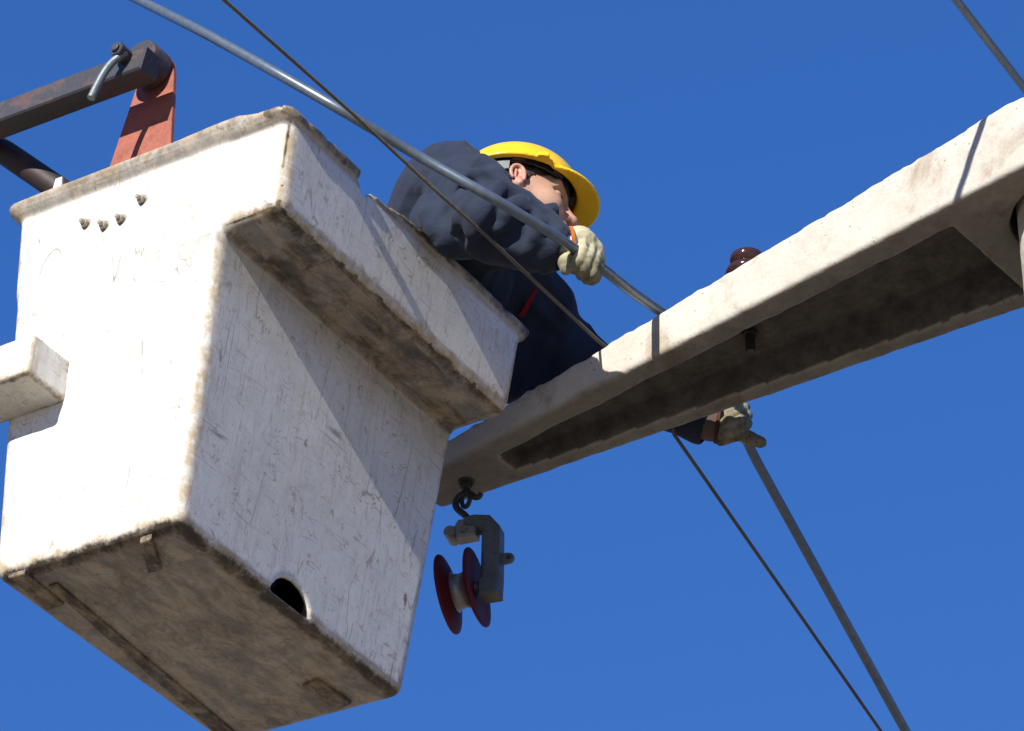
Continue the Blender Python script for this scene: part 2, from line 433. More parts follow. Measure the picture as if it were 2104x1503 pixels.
def bucket_body():
    h = .0065
    fd = Field(np.arange(-.66, .24, h), np.arange(-.06, .96, h), np.arange(-.04, .97, h), .1)
    full = tuple(slice(0, len(a)) for a in fd.ax); P = fd.pts(full); x, y, z = P[..., 0], P[..., 1], P[..., 2]; k = HB - z
    def tb(x0, x1, y0, y1, z0, z1, r):
        a = np.maximum(x0 - x, x - x1); b = np.maximum(y0 - y, y - y1); c = np.maximum(z0 - z, z - z1)
        q = np.stack([a + r, b + r, c + r]); return np.sqrt((np.maximum(q, 0) ** 2).sum(0)) + np.minimum(q.max(0), 0) - r
    xl, xr, y0, y1 = -W + tL * k, -tR * k, tF * k, D - tB * k
    lower = tb(xl, xr, y0, y1, 0, 1.2, .026)
    upper = tb(xl + .0, xr + STEP, y0, y1, ZS, 1.2, .03)
    F = smin(lower, upper, .02)
    # soft bulging of the laminate
    F = np.maximum(F, z - (HB + .006))
    # rim lip
    lipz = .012 * vnoise(P[..., :], 9, 3) * .35
    gap = np.clip((y - .235) / .012, 0, 1) * np.clip((.30 - y) / .012, 0, 1) * (x > 0)
    low = .02 * np.clip((y - .28) / .02, 0, 1) * np.clip((.52 - y) / .2, 0, 1) * (x > .02)
    fl = np.clip((z - (HB - .006)) / .034, 0, 1)
    outw = .002 + .026 * fl * (2 - fl) * .75 + .006 * fl
    la = np.maximum(xl - outw - x, x - (xr + STEP + outw * .5)) + .034; lb = np.maximum(y0 - outw - y, y - y1 - outw) + .034
    lxy = np.sqrt(np.maximum(la, 0) ** 2 + np.maximum(lb, 0) ** 2) + np.minimum(np.maximum(la, lb), 0) - .034
    ltop = HB + .036 - .009 * np.clip((x - STEP + .12) / .04, 0, 1) - low + lipz
    lip = smax(lxy, np.maximum(HB - .004 - z, z - ltop), .012)
    lip = lip + .10 * gap
    F = smin(F, lip, .004)
    Fo = np.array(F, np.float32)
    # hollow inside
    t = .014
    inner = np.minimum(tb(xl + t, xr - t, y0 + t, y1 - t, .03, 1.4, .02), tb(xl + t, xr + STEP - t, y0 + t, y1 - t, ZS + t, 1.4, .02))
    F = smax(F, -inner, .004)
    # broken notch in the rim
    nx = np.sqrt(((y - .268) / .022) ** 2 + ((z - HB - .03) / .045) ** 2) - 1
    F = np.where(x > .02, np.maximum(F, -nx * .02), F)
    # drain opening at the foot of the long side
    hole = np.sqrt((y - .428) ** 2 * .9 + (z - .0) ** 2) - .064
    hole = np.maximum(np.maximum(hole, .012 - z), np.abs(x + .04) - .06)
    F = np.maximum(F, -hole)
    # tiny unevenness and chipped edges
    fd.F = F.astype(np.float32)
    def dis(p):
        e = .0003 * vnoise(p, 12, 1) + .00012 * vnoise(p, 60, 2)
        k_ = HB - p[:, 2]
        st = np.exp(-((p[:, 2] - ZS) / .02) ** 2) * np.exp(-((p[:, 0] - (STEP - tR * k_)) / .02) ** 2)
        lp = np.clip((p[:, 2] - HB + .01) / .02, 0, 1) * (p[:, 0] > .08)
        ch = np.maximum(vnoise(p, 45, 5), 0) ** 2 + .8 * np.maximum(vnoise(p, 90, 6), 0) ** 2
        return e + (.008 * st + .004 * lp) * ch
    fd.displace(dis, .02)
    V, Q, cv = fd.mesh(True, Fo)
    vx, vy, vz = V.T; k = HB - vz
    wear = np.clip(cv * 1.6, 0, 1)
    out_x = np.abs(vx - (-tR * k)) ; 
    bot = np.exp(-(np.maximum(vz, 0) / .016) ** 2) * np.clip(cv * 3 + .1, 0, 1)
    edge_b = np.exp(-((vz) / .015) ** 2) * np.exp(-(np.minimum(np.abs(vx + tR * .9), np.abs(vy - tF * .9)) / .035) ** 2)
    step_e = np.exp(-((vz - ZS) / .02) ** 2) * np.exp(-((vx - (STEP - tR * k)) / .035) ** 2)
    stepin = np.exp(-((vz - ZS) / .05) ** 2) * np.clip((vx + .02) / .02, 0, 1) * np.clip(1 - np.abs(vx - .07) / .09, 0, 1)
    liptop = np.clip((vz - HB + .004) / .012, 0, 1) * (vx > STEP - .06 - tR * k) * 1.0
    cornr = np.exp(-((vz - ZS) / .05) ** 2) * np.exp(-((vy - .03) / .05) ** 2) * (vx > .07)
    grime_shade = np.clip(.95 * edge_b + 1.0 * step_e * np.clip(vz < ZS + .008, 0, 1) + .72 * liptop + .5 * cornr + .3 * bot, 0, 1)
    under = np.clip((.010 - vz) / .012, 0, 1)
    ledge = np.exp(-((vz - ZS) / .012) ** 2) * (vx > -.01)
    lipu = np.clip((vz - HB + .012) / .01, 0, 1)  # lip flare: shade of its down-turned side put into the colour
    far = (vz < ZS) * np.exp(-((ZS - vz) / .10) ** 2) * (vx > -.12) * .45  # wall grows darker towards the step
    soil_shade = np.clip(under + .8 * ledge + .6 * lipu + far, 0, 1)
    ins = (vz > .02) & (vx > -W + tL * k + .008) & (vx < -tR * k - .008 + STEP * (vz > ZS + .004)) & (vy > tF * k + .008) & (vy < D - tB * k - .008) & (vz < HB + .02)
    soil_shade = np.where(ins & ~((vz < ZS + .008) & (vz > ZS - .02) & (vx > -.045)), 1, soil_shade)
    grime_shade = np.where(ins & ~((vz < ZS + .008) & (vz > ZS - .02) & (vx > -.045)), 1, grime_shade)  # interior painted black for the dark seen through the drain opening
    return obj('body', V, Q, FIB, bucket, True, {'wear': wear, 'grime_shade': grime_shade, 'soil_shade': soil_shade})
bucket_body()

def fib_piece(name, poly, z0, z1, frame, mat=FIB, bev=.006, parent=bucket, attrs=True):
    V, F = bevel_prism(poly, z0, z1, bev, frame)
    o = obj(name, V, F, mat, parent, 40)
    return o
ex, ey, ez = np.eye(3)
# pocket block on the short side
def pocket_block():
    h = .004
    fd = Field(np.arange(-.60, -.36, h), np.arange(-.13, .07, h), np.arange(.34, .51, h), .05)
    fd.rbox((-.485, -.022, .430), (.098, .063, .051), .010)
    fd.displace(lambda p: .0012 * vnoise(p, 40) + .02 * (p[:, 2] - .43) * 0, .02)
    V, Q, cv = fd.mesh(True)
    return obj('mounting_block', V, Q, FIB, bucket, True, {'wear': np.clip(cv * 1.5, 0, 1), 'grime_shade': np.clip(.6 * (V[:, 2] < .386) * np.clip(cv * 2, 0, 1), 0, 1), 'soil_shade': .35 * (V[:, 2] < .384)})
pocket_block()

def left_face(px, py):
    """Bucket-local point of the short side seen at a photo pixel."""
    Mi = np.array(BUCKET_M.inverted()); o = Mi[:3, :3] @ CAM + Mi[:3, 3]
    v = Mi[:3, :3] @ (_f + _r * (px - PW / 2) / FPX - _u * (py - PH / 2) / FPX)
    # plane y = tF*(HB - z)
    t = (tF * HB - tF * o[2] - o[1]) / (v[1] + tF * v[2]); return o + v * t
def bottom_face(px, py, z=0.0):
    Mi = np.array(BUCKET_M.inverted()); o = Mi[:3, :3] @ CAM + Mi[:3, 3]
    v = Mi[:3, :3] @ (_f + _r * (px - PW / 2) / FPX - _u * (py - PH / 2) / FPX)
    return o + v * ((z - o[2]) / v[2])
for (px, py) in ((180, 463), (218, 467), (253, 454), (296, 414)):
    c = left_face(px, py); ax = np.array([0, -1, -.067]); ax /= np.linalg.norm(ax)
    m = MB(); m.lathe([(.0145, -.004), (.0145, .004), (.0135, .0055)], c, ax, 20)
    m.lathe([(.0098, .0045), (.0098, .014), (.0085, .0155)], c, ax, 6); m.lathe([(.0055, .015), (.0055, .024), (.0045, .025)], c, ax, 12)
    m.build('bolt', BOLT_STEEL, bucket, 30)

# ---------------------------------------------------------------- concrete crossarm, pole, insulator
ZA = 4.25 + 1.6
F0, F2 = atz(933, 949, ZA), atz(2015, 388, ZA)
B0, B2 = atz(913, 1046, ZA), atz(2091, 640, ZA)
a1 = math.atan2(F2[1] - F0[1], F2[0] - F0[0]); a2 = math.atan2(B2[1] - B0[1], B2[0] - B0[0])
AA = (a1 + a2) / 2; AH = (a2 - a1) / 2                     # axis heading and half taper
adir = np.array([math.cos(AA), math.sin(AA), 0]); anor = np.array([-math.sin(AA), math.cos(AA), 0])
POLE = atz(2222, 452, ZA)
sF0 = (F0 - POLE) @ adir; nF0 = (F0 - POLE) @ anor; nB0 = (B0 - POLE) @ anor; sB0 = (B0 - POLE) @ adir
T = math.tan(AH)
# half widths measured from the line through the pole: front n = fa - T s, back n = ba + T s
fa = nF0 + T * sF0; ba = nB0 - T * sB0
mid = (fa + ba) / 2; POLE = POLE + anor * mid; fa -= mid; ba -= mid
ARM_M = Matrix(((adir[0], anor[0], 0, POLE[0]), (adir[1], anor[1], 0, POLE[1]), (0, 0, 1, ZA), (0, 0, 0, 1)))
def arm_local(p): q = np.asarray(p) - np.array([POLE[0], POLE[1], ZA]); return np.array([q @ adir, q @ anor, q[2]])
def arm_top_at(s): return .178 + .066 * np.minimum(np.asarray(s), 0)       # height of the top above the underside
S_END = arm_local(atz(855, 1012, ZA))[0]
crossarm = tag(empty('crossarm', mat=ARM_M), 'tapered concrete crossarm with a long hollow underneath, sleeved over the pole', 'crossarm')
RP = .128
def arm_body():
    h = .007
    fd = Field(np.arange(S_END - .04, .60, h), np.arange(-.30, .30, h), np.arange(-.03, .24, h), .1)
    full = tuple(slice(0, len(a)) for a in fd.ax); P = fd.pts(full); s, n, z = P[..., 0], P[..., 1], P[..., 2]
    sa = -np.abs(s)
    hw = ba + T * sa; top = arm_top_at(sa)
    r = .010
    a = np.abs(n) - hw; b = np.maximum(-z, z - top); c = np.maximum(S_END - s, s - .55)
    q = np.stack([a + r, b + r, c + r]); F = np.sqrt((np.maximum(q, 0) ** 2).sum(0)) + np.minimum(q.max(0), 0) - r
    # hollow below
    e0, e1 = arm_local(atz(1040, 950, ZA))[0], arm_local(atz(2028, 532, ZA))[0]
    uu = np.clip((s - e0) / (e1 - e0), 0, 1); fl = np.where(n < 0, .053 + .013 * uu, .045 + .003 * uu)
    dep = top * .62
    wob = .0015 * np.sin(s * 23)
    draft = z * .22
    rec = np.stack([np.abs(n) - (hw - fl - draft + wob), z - dep, np.maximum(e0 + draft - s, s - e1 + draft)]).max(0)
    F = smax(F, -rec, .010)
    for sg in (1,):
        pass
    # sleeve for the pole top
    F = np.maximum(F, -np.maximum(np.sqrt(s * s + n * n) - (RP + .016), z - .15))
    fd.F = F.astype(np.float32)
    def dis(p):
        tp = np.clip((p[:, 2] - .05) / .05, 0, 1)
        e = .0010 * vnoise(p, 22, 1) + .0008 * vnoise(p, 60, 2) + .0008 * vnoise(p, 130, 9)
        lump = .0016 * tp * vnoise(p, 9, 4)
        topn = np.exp(-((p[:, 2] - arm_top_at(-np.abs(p[:, 0]))) / .012) ** 2)
        return e + lump + .0032 * topn * vnoise(p, 60, 6) + .0014 * topn * vnoise(p, 20, 7)
    fd.displace(dis, .02)
    V, Q = fd.mesh(); V = relax(V, Q, 2)
    soil_shade = np.clip((.012 - V[:, 2]) / .012, 0, 1) * .78
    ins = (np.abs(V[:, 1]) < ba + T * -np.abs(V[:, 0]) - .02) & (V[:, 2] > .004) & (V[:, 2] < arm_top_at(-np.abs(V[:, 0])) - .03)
    soil_shade = np.where(ins, 1, soil_shade)  # shade of the hollow painted in at full strength
    return obj('beam', V, Q, CON, crossarm, True, {'soil_shade': soil_shade})
arm_body()

GREEN_WHITE = m_concrete(); GREEN_WHITE.name = 'pale_pole_concrete'
pole = tag(empty('utility_pole', (POLE[0], POLE[1], 0)), 'pale round concrete pole carrying the crossarm at the right edge', 'pole')
m = MB(); m.lathe([(RP + .004 * (ZA + .14 - z) ** 1.0 * 1.2, z) for z in (-.3, 1, 2, 3, 4, 5, 5.5, ZA - .02, ZA + .06, ZA + .14)], (0, 0, 0), (0, 0, 1), 48)
m.build('shaft', GREEN_WHITE, pole, 40)

# eye nut and clevis under the arm end, bolts through the web
hook = atz(958, 988, ZA + .003); hl = arm_local(hook)
m = MB()
m.lathe([(.020, .0), (.020, -.006), (.018, -.008)][::-1], (hl[0], hl[1], .004), (0, 0, 1), 24)
m.lathe([(.0125, -.022), (.0145, -.02), (.0145, -.006)], (hl[0], hl[1], .004), (0, 0, 1), 6)
m.tube([(hl[0] + .012 * math.cos(t), hl[1], -.046 + .022 * math.sin(t)) for t in np.linspace(math.pi * .5, math.pi * 2.5, 25)], .0055, 10)
m.build('eye_bolt', BLACK_STEEL, crossarm)

# porcelain pin insulator standing on the arm
PORC = NT('brown_porcelain'); PORC = PORC.done((.042, .016, .011), .12, 0, None, .6)
pin_l = arm_local(atz(1557, 690, ZA + .055)); pin_l[1] *= .5
pin_l[0] -= .020
ip = np.array(ARM_M @ Vector((pin_l[0], pin_l[1], 0)))
itop = float(arm_top_at(-abs(pin_l[0]))) + .012
ins = tag(empty('pin_insulator', (ip[0], ip[1], ip[2] + itop)), 'glossy brown porcelain insulator peeking over the crossarm top', 'insulator')
m = MB(); m.lathe([(.030, .028), (.060, .024), (.067, .028), (.068, .036), (.064, .048), (.050, .062), (.038, .070), (.035, .078), (.047, .086), (.050, .094),
                   (.046, .104), (.032, .110), (.029, .118), (.036, .125), (.0385, .133), (.036, .142), (.024, .148), (.006, .150)], (0, 0, 0), (0, 0, 1), 48)
m.build('porcelain_shell', PORC, ins, 60)
m = MB(); m.lathe([(.011, -itop + .02), (.011, .03)], (0, 0, 0), (0, 0, 1), 16); m.lathe([(.026, .003), (.026, .010)], (0, 0, 0), (0, 0, 1), 24)
w_ = itop * .48
m.lathe([(.0185, -itop + w_ - .002), (.0185, -itop + w_ + .004)], (0, 0, 0), (0, 0, 1), 24)
m.lathe([(.0125, -itop + w_ - .016), (.0125, -itop + w_ - .001)], (0, 0, 0), (0, 0, 1), 6)
m.build('steel_pin', BLACK_STEEL, ins, 35)

# ---------------------------------------------------------------- stringing pulley
pc = hook - np.array([0, 0, .292]) + adir * -.006
PX = np.array([.955, -.30, 0]); PX /= np.linalg.norm(PX); PZ = np.array([0, 0, 1.0]); PY = np.cross(PZ, PX)
PUL_M = Matrix(((PX[0], PY[0], 0, pc[0]), (PX[1], PY[1], 0, pc[1]), (PX[2], PY[2], 1, pc[2]), (0, 0, 0, 1)))
pulley = tag(empty('stringing_pulley', mat=PUL_M), 'grey pulley block with a red flanged wheel hanging from the crossarm end', 'pulley')
RED = NT('dull_red_paint'); rn = RED.noise(30, 5, .6)
RED = RED.done(RED.mix(RED.ramp(rn, .35, .75), (.12, .009, .011), (.06, .007, .008)), .6, 0, RED.bump(rn, .2, .002), .25)
GREY_ALLOY = m_steel('grey_cast_alloy', (.13, .14, .14), (.085, .08, .075), .5, .75, .5, .35)
ALLOY = plain('worn_alloy_groove', (.27, .265, .25), .38, .7)
R_ = .0925
def flange(sg):
    m = MB()
    pr = [(.034, .013), (.046, .0165), (.060, .0205), (.074, .0245), (R_ - .007, .0285), (R_ - .002, .031), (R_, .034), (R_ - .001, .0375), (R_ - .006, .039), (.070, .036), (.045, .032), (.020, .032)]
    return m.lathe([(r, h * 1.0) for r, h in pr], (0, 0, 0), (sg, 0, sg * .10), 56)
sheave = obj('sheave', *(lambda q: (q.v, q.f))(MB().lathe([(.052, -.022), (.044, -.014), (.0405, -.006), (.040, 0), (.0405, .006), (.044, .014), (.052, .022)], (0, 0, 0), (1, 0, .10), 48)), ALLOY, pulley, 50)
for sg in (-1, 1): flange(sg).build('flange', RED, sheave, 40)
MB().lathe([(.014, -.034), (.016, -.03), (.016, .06), (.014, .064)], (0, 0, 0), (1, 0, 0), 20).build('axle', GREY_ALLOY, pulley)
m = MB()
fr = ((0, 0, 0), (1, 0, 0), (0, 0, 1), (0, -1, 0))
m.add(*bevel_prism([(.048, -.022), (.090, -.022), (.092, .020), (.092, .146), (.068, .178), (.030, .186), (.006, .184), (.004, .158), (.040, .150), (.050, .140)][::1], -.023, .023, .005, fr))
m.add(*bevel_prism([(.056, .005), (.083, .005), (.083, .138), (.062, .166), (.056, .14)], .021, .0255, .002, fr))
m.add(*bevel_prism([(.044, -.030), (.089, -.030), (.089, .014), (.044, .014)], -.0255, .0262, .004, fr))
m.build('frame', GREY_ALLOY, pulley, 30)
m = MB(); th = np.linspace(0, 2 * math.pi, 20, endpoint=False)
ring = [(.109 + .014 * math.cos(t), .066 + .012 * math.sin(t)) for t in th]
m.add(*bevel_prism([(.088, .052), (.109, .054)] + [(.109 + .0125 * math.cos(t), .066 + .0125 * math.sin(t)) for t in np.linspace(-1.5, 1.5, 9)] + [(.109, .079), (.088, .081)], -.006, .006, .002, fr))
m.build('lug', GREY_ALLOY, pulley, 30)
m = MB(); m.lathe([(.0052, -.0068), (.0052, .0068)], (.109, 0, .066), (0, 1, 0), 14); m.build('lug_hole', BLACK_STEEL, pulley)
m = MB(); m.add(*bevel_prism([(-.012, .132), (.034, .134), (.036, .166), (.020, .180), (-.008, .180), (-.020, .160)], -.020, .020, .005, fr))
m.lathe([(.013, -.024), (.015, -.02), (.015, .02), (.013, .024)], (-.026, 0, .150), (0, 1, 0), 20)
m.lathe([(.009, -.029), (.009, -.018)], (.008, 0, .149), (0, 1, 0), 6)
m.build('swivel_head', ALLOY, pulley, 35)
m = MB()
hp = [(.012, 0, .178), (.010, 0, .192), (-.002, 0, .206), (-.017, 0, .221), (-.021, 0, .236), (-.014, .0, .252), (.002, .0, .259), (.018, 0, .254), (.026, .0, .243), (.037, .0, .243), (.041, 0, .252)]
hp = np.array(hp); tt = np.linspace(0, len(hp) - 1, 40)
hp = np.stack([np.interp(tt, np.arange(len(hp)), hp[:, i]) for i in range(3)], 1)
for _ in range(3): hp[1:-1] = (hp[:-2] + 2 * hp[1:-1] + hp[2:]) / 4
m.tube(hp, np.interp(np.arange(40), [0, 25, 39], [.0075, .0085, .006]), 14)
m.build('hook', BLACK_STEEL, pulley)

# ---------------------------------------------------------------- steel bracket at the bucket's short side
def by(px, py, y):
    Mi = np.array(BUCKET_M.inverted()); o = Mi[:3, :3] @ CAM + Mi[:3, 3]
    v = Mi[:3, :3] @ (_f + _r * (px - PW / 2) / FPX - _u * (py - PH / 2) / FPX)
    return o + v * ((y - o[1]) / v[1])
jib = tag(empty('lifting_bracket', mat=BUCKET_M), 'rust red upright and dark square tube with a bent locking handle behind the bucket rim', 'bracket')
frx = ((0, 0, 0), (1, 0, 0), (0, 0, 1), (0, -1, 0))          # polygon in x, z; extruded towards -y
pl = [by(px, py, .034)[[0, 2]] for px, py in ((205, 400), (356, 345), (350, 300), (357, 150), (354, 128), (345, 113), (330, 106), (300, 120), (275, 195))]
pl.sort(key=lambda q: 0)
def ccw(P):
    P = [np.asarray(p, float) for p in P]; A = sum(P[i][0] * P[(i + 1) % len(P)][1] - P[(i + 1) % len(P)][0] * P[i][1] for i in range(len(P)))
    return P if A > 0 else P[::-1]
m = MB(); m.add(*bevel_prism(ccw(pl), -.046, -.034, .0015, frx)); m.build('upright_plate', RED_PRIMER, jib, 30)
bc = by(322, 152, .034)
m = MB(); m.lathe([(.044, .002), (.047, .006), (.047, .060), (.045, .063), (.0, .063)], (bc[0], .034, bc[2]), (0, -1, 0), 40); m.build('pivot_boss', DARK_STEEL, jib, 35)
yF, yB = -.088, -.030
e_b, e_t = by(287, 139, yF), by(304, 93, yF); l_b, l_t = by(0, 247, yF), by(0, 203, yF)
ax = e_b - l_b; ax[1] = 0; ax /= np.linalg.norm(ax); up = np.array([-ax[2], 0, ax[0]])
hgt = float((e_t - e_b) @ up); slant = float((e_t - e_b) @ ax)
base = e_b.copy()
m = MB(); m.add(*bevel_prism([(-.95, 0), (0, 0), (slant * .6, hgt), (-.95, hgt)], 0, yB - yF, .004, (base, ax, up, np.array([0, 1.0, 0]))))
m.build('square_tube', DARK_STEEL, jib, 30)
# brace
q0, q1 = by(-150, 205, -.06), by(60, 348, .05); q2 = q1 + (q1 - q0) / np.linalg.norm(q1 - q0) * .25
m = MB(); m.tube([q0, q1, q2], .0285, 24); m.build('brace_tube', BROWN_STEEL, jib)
# clamp bolt and bent handle
nb = by(247, 107, yF - .02)
m = MB(); m.lathe([(.0185, -.026), (.0185, .012), (.0165, .014)], nb, (0, -1, 0), 6); m.lathe([(.010, .012), (.010, .020), (.0085, .021)], nb, (0, -1, 0), 14)
m.build('clamp_nut', DARK_STEEL, jib, 30)
hp = np.array([by(px, py, y) for px, py, y in ((258, 108, yF - .014), (246, 117, yF - .02), (232, 127, yF - .026), (219, 142, yF - .032), (208, 160, yF - .036), (197, 181, yF - .040), (187, 202, yF - .044))])
tt = np.linspace(0, 6, 25); hp = np.stack([np.interp(tt, np.arange(7), hp[:, i]) for i in range(3)], 1)
for _ in range(2): hp[1:-1] = (hp[:-2] + 2 * hp[1:-1] + hp[2:]) / 4
m = MB(); m.tube(hp, .0088, 16); m.build('handle', ZINC, jib)
m = MB(); pq = by(124, 369, .02); m.add(*bevel_prism([(-.008, 0), (.010, 0), (.016, -.05), (-.014, -.05)][::-1], 0, .008, .002, (pq, (1, 0, 0), (0, 0, 1), (0, -1, 0)))); m.build('lug', FIB, bucket, 30)

# small steel pieces on the bucket floor, label panel under the step
def skid(name, corners, mat, th=.012, z=0.0):
    P = [bottom_face(px, py)[:2] for px, py in corners]
    m = MB(); m.add(*bevel_prism(ccw(P), -th, .004, .002, ((0, 0, 0), (1, 0, 0), (0, 1, 0), (0, 0, 1)))); return m.build(name, mat, bucket, 30)
def soil_attrs(o, soil_shade, grime_shade):
    for k, v in (('soil_shade', soil_shade), ('grime_shade', grime_shade)):
        q = o.data.attributes.new(k, 'FLOAT', 'POINT'); q.data.foreach_set('value', np.full(len(o.data.vertices), v, np.float32))
soil_attrs(skid('skid_plate', ((622, 1404), (654, 1392), (722, 1440), (690, 1456)), FIB, .009), 1, .8)
soil_attrs(skid('skid_plate', ((18, 1182), (52, 1172), (132, 1238), (98, 1250)), FIB, .008), 1, .8)
soil_attrs(skid('bracket', ((289, 1106), (312, 1099), (334, 1162), (306, 1170)), FIB, .012), 1, .8)
soil_attrs(skid('floor_rib', ((100, 1202), (118, 1196), (484, 1503), (452, 1512)), FIB, .006), 1, .75)
Mi_ = None
def ledge(px, py, z=ZS):
    return bottom_face(px, py, z)
P = [ledge(px, py)[:2] for px, py in ((625, 553), (680, 535), (905, 762), (860, 775))]
m = MB(); m.add(*bevel_prism(ccw(P), ZS - .0012, ZS + .003, .0006, ((0, 0, 0), (1, 0, 0), (0, 1, 0), (0, 0, 1)))); o_ = m.build('label_panel', FIB, bucket, 30)
a_ = o_.data.attributes.new('soil_shade', 'FLOAT', 'POINT'); a_.data.foreach_set('value', np.full(len(o_.data.vertices), 1.0, np.float32))

# ---------------------------------------------------------------- wires
def smooth_path(pts, n=60, it=6):
    pts = np.asarray(pts, float); L = np.r_[0, np.cumsum(np.linalg.norm(np.diff(pts, axis=0), axis=1))]
    t = np.linspace(0, L[-1], n); q = np.stack([np.interp(t, L, pts[:, i]) for i in range(3)], 1)
    for _ in range(it): q[1:-1] = (q[:-2] + 2 * q[1:-1] + q[2:]) / 4
    return q
def extend(p, d, n, step, drop): return [p + d * step * i + np.array([0, 0, drop * i * i]) for i in range(1, n + 1)]
ALU = NT('weathered_aluminium'); an = ALU.noise(60, 4, .6)
ALU = ALU.done(ALU.mix(ALU.ramp(an, .35, .7), (.15, .185, .225), (.11, .14, .175)), .36, .45, None, .5)
TWINE = m_cloth('grey_brown_wire_cover', (.12, .10, .08), .7)
def top_z(px): return ZA + .003
def arm_cross(px, py):
    """Point on the front top edge of the arm under a photo pixel."""
    best = None
    for z in np.linspace(ZA + .05, ZA + .25, 400):
        p = atz(px, py, z); l = arm_local(p)
        e = abs(l[2] - arm_top_at(-abs(l[0]))) + abs(-l[1] - (ba - T * abs(l[0])))
        if best is None or e < best[0]: best = (e, p, l)
    return best[1], best[2]
pA, lA = arm_cross(1345, 640); pB, lB = arm_cross(1230, 705)
def back_edge(l, ds, r):
    s = l[0] + ds; return np.array(ARM_M @ Vector((s, ba - T * abs(s) + .004, float(arm_top_at(-abs(s))) + r)))
rA, rB, rC = .0112, .0042, .0088
dA = pA[2] - 1.6
handR = at(1200, 526, 7.208)
handL = at(1527, 898, 7.728)
far0 = [atz(285, 0, 6.62), atz(420, 68, 6.38), atz(560, 146, 6.19), atz(700, 226, 6.06), atz(860, 322, 6.01), at(1000, 400, 7.02), at(1105, 463, 7.08), at(1152, 491, 7.125), handR]
for i, p in enumerate(far0[:-1]): pass
start = far0[0] + (far0[0] - far0[1]) / np.linalg.norm(far0[0] - far0[1]) * 6
A_pts = [start] + far0 + [at(1245, 557, 7.25), at(1300, 602, 7.345), pA + np.array([0, 0, rA]), back_edge((arm_local(atz(1514, 836, ZA))[0] - .012, 0, 0), 0, rA), handL]
def along_sun(p, px, py):
    """Far point under a pixel towards which a line from p runs most nearly the way the sunlight does."""
    c = [at(px, py, z) for z in np.linspace(7.6, 9.2, 81)]
    return max(c, key=lambda q: ((q - p) / np.linalg.norm(q - p)) @ SUN_DIR)
endA = along_sun(handL, 1865, 1510); d = endA - handL; d /= np.linalg.norm(d)
A_pts += [handL + d * .25, endA]; A_pts += extend(A_pts[-1], d, 8, 1.0, 0)
q = np.concatenate([[A_pts[0]], smooth_path(A_pts[1:16 + 1], 120, 5), A_pts[17:]])
m = MB(); m.tube(q, rA, 22); tag(m.build('conductor', ALU, None, 50), 'thick pale aluminium cable gripped in the worker\'s raised glove and laid over the crossarm', 'cable', 'cables over the crossarm')
B_pts = [atz(460, 0, 6.05), atz(735, 243, 6.02), at(900, 396, 7.02), at(1000, 486, 7.09), at(1100, 580, 7.22), pB + np.array([0, 0, rB]), back_edge(lB, .012, rB), at(1385, 893, 7.71), along_sun(at(1385, 893, 7.71), 1815, 1510)]
B_pts = [B_pts[0] + (B_pts[0] - B_pts[1]) * 8] + B_pts + [B_pts[-1] + (B_pts[-1] - B_pts[-2]) * 6]
m = MB(); m.tube(B_pts, rB, 12, 6, 90, .18); tag(m.build('rope', TWINE, None, 50), 'thin grey brown rope slanting across the worker and over the crossarm', 'rope')
C0, C1 = atz(1965, 0, 6.17), atz(2104, 180, 6.125); d = (C1 - C0) / np.linalg.norm(C1 - C0)
C_pts = [C0 - d * 8 + np.array([0, 0, .5]), C0 - d * 2 + np.array([0, 0, .05]), C0, C1, C1 + d * .25, C1 + d * 1.2 - np.array([0, 0, .12]), C1 + d * 9 - np.array([0, 0, 1.5])]
m = MB(); m.tube(C_pts, rC, 18); tag(m.build('conductor', ALU, None, 50), 'grey cable alone in the sky above the pole end of the crossarm', 'cable', 'cables over the crossarm')

# ---------------------------------------------------------------- the worker
from mathutils.bvhtree import BVHTree
def cvec(r, u, d): return _r * r + _u * u + _f * d
def unit(v): v = np.asarray(v, float); return v / np.linalg.norm(v)
HS = 1.08
HF = unit(cvec(.99, -.11, .0)); HL = cvec(-.10, -.70, .70); HL = unit(HL - HF * (HL @ HF)); HU = np.cross(HF, HL)
EAR = at(1071, 365, 7.60)
HC = EAR + HL * .078 * HS
HFR = np.stack([HF, HL, HU])
def hp_(x, y, z): return HC + HS * (HF * x + HL * y + HU * z)

person = tag(empty('person', tuple(at(760, 760, 7.75) - np.array([0, 0, .6]))), 'worker in navy jacket, yellow hard hat and pale gloves leaning out of the bucket', 'person')
PB = np.array(person.location)
def pobj(name, V, Q, mat, parent=person, attrs=None, smooth=True):
    off = PB if parent is person else PB
    return obj(name, np.asarray(V) - off, Q, mat, parent, smooth, attrs)

SHR, ELR, WRR = at(965, 405, 7.48), at(1010, 452, 7.26), at(1146, 512, 7.215)
SHL, ELL, WRL = at(1034, 548, 7.83), at(1178, 742, 7.84), at(1440, 867, 7.735)
CHEST, WAIST, PELV = at(920, 408, 7.68), at(850, 560, 7.74), at(770, 690, 7.74)
NECK = hp_(-.065, .0, -.085)
BF = bucket_floor_z = 5.1746 + .03
def foot(u_, v_): return np.array(BUCKET_M @ Vector((u_, v_, .035)))
FTR, FTL = foot(-.30, .42), foot(-.22, .66)
KNR = (PELV + FTR) / 2 + np.array([.06, -.02, 0]); KNL = (PELV + FTL) / 2 + np.array([.06, .02, 0])

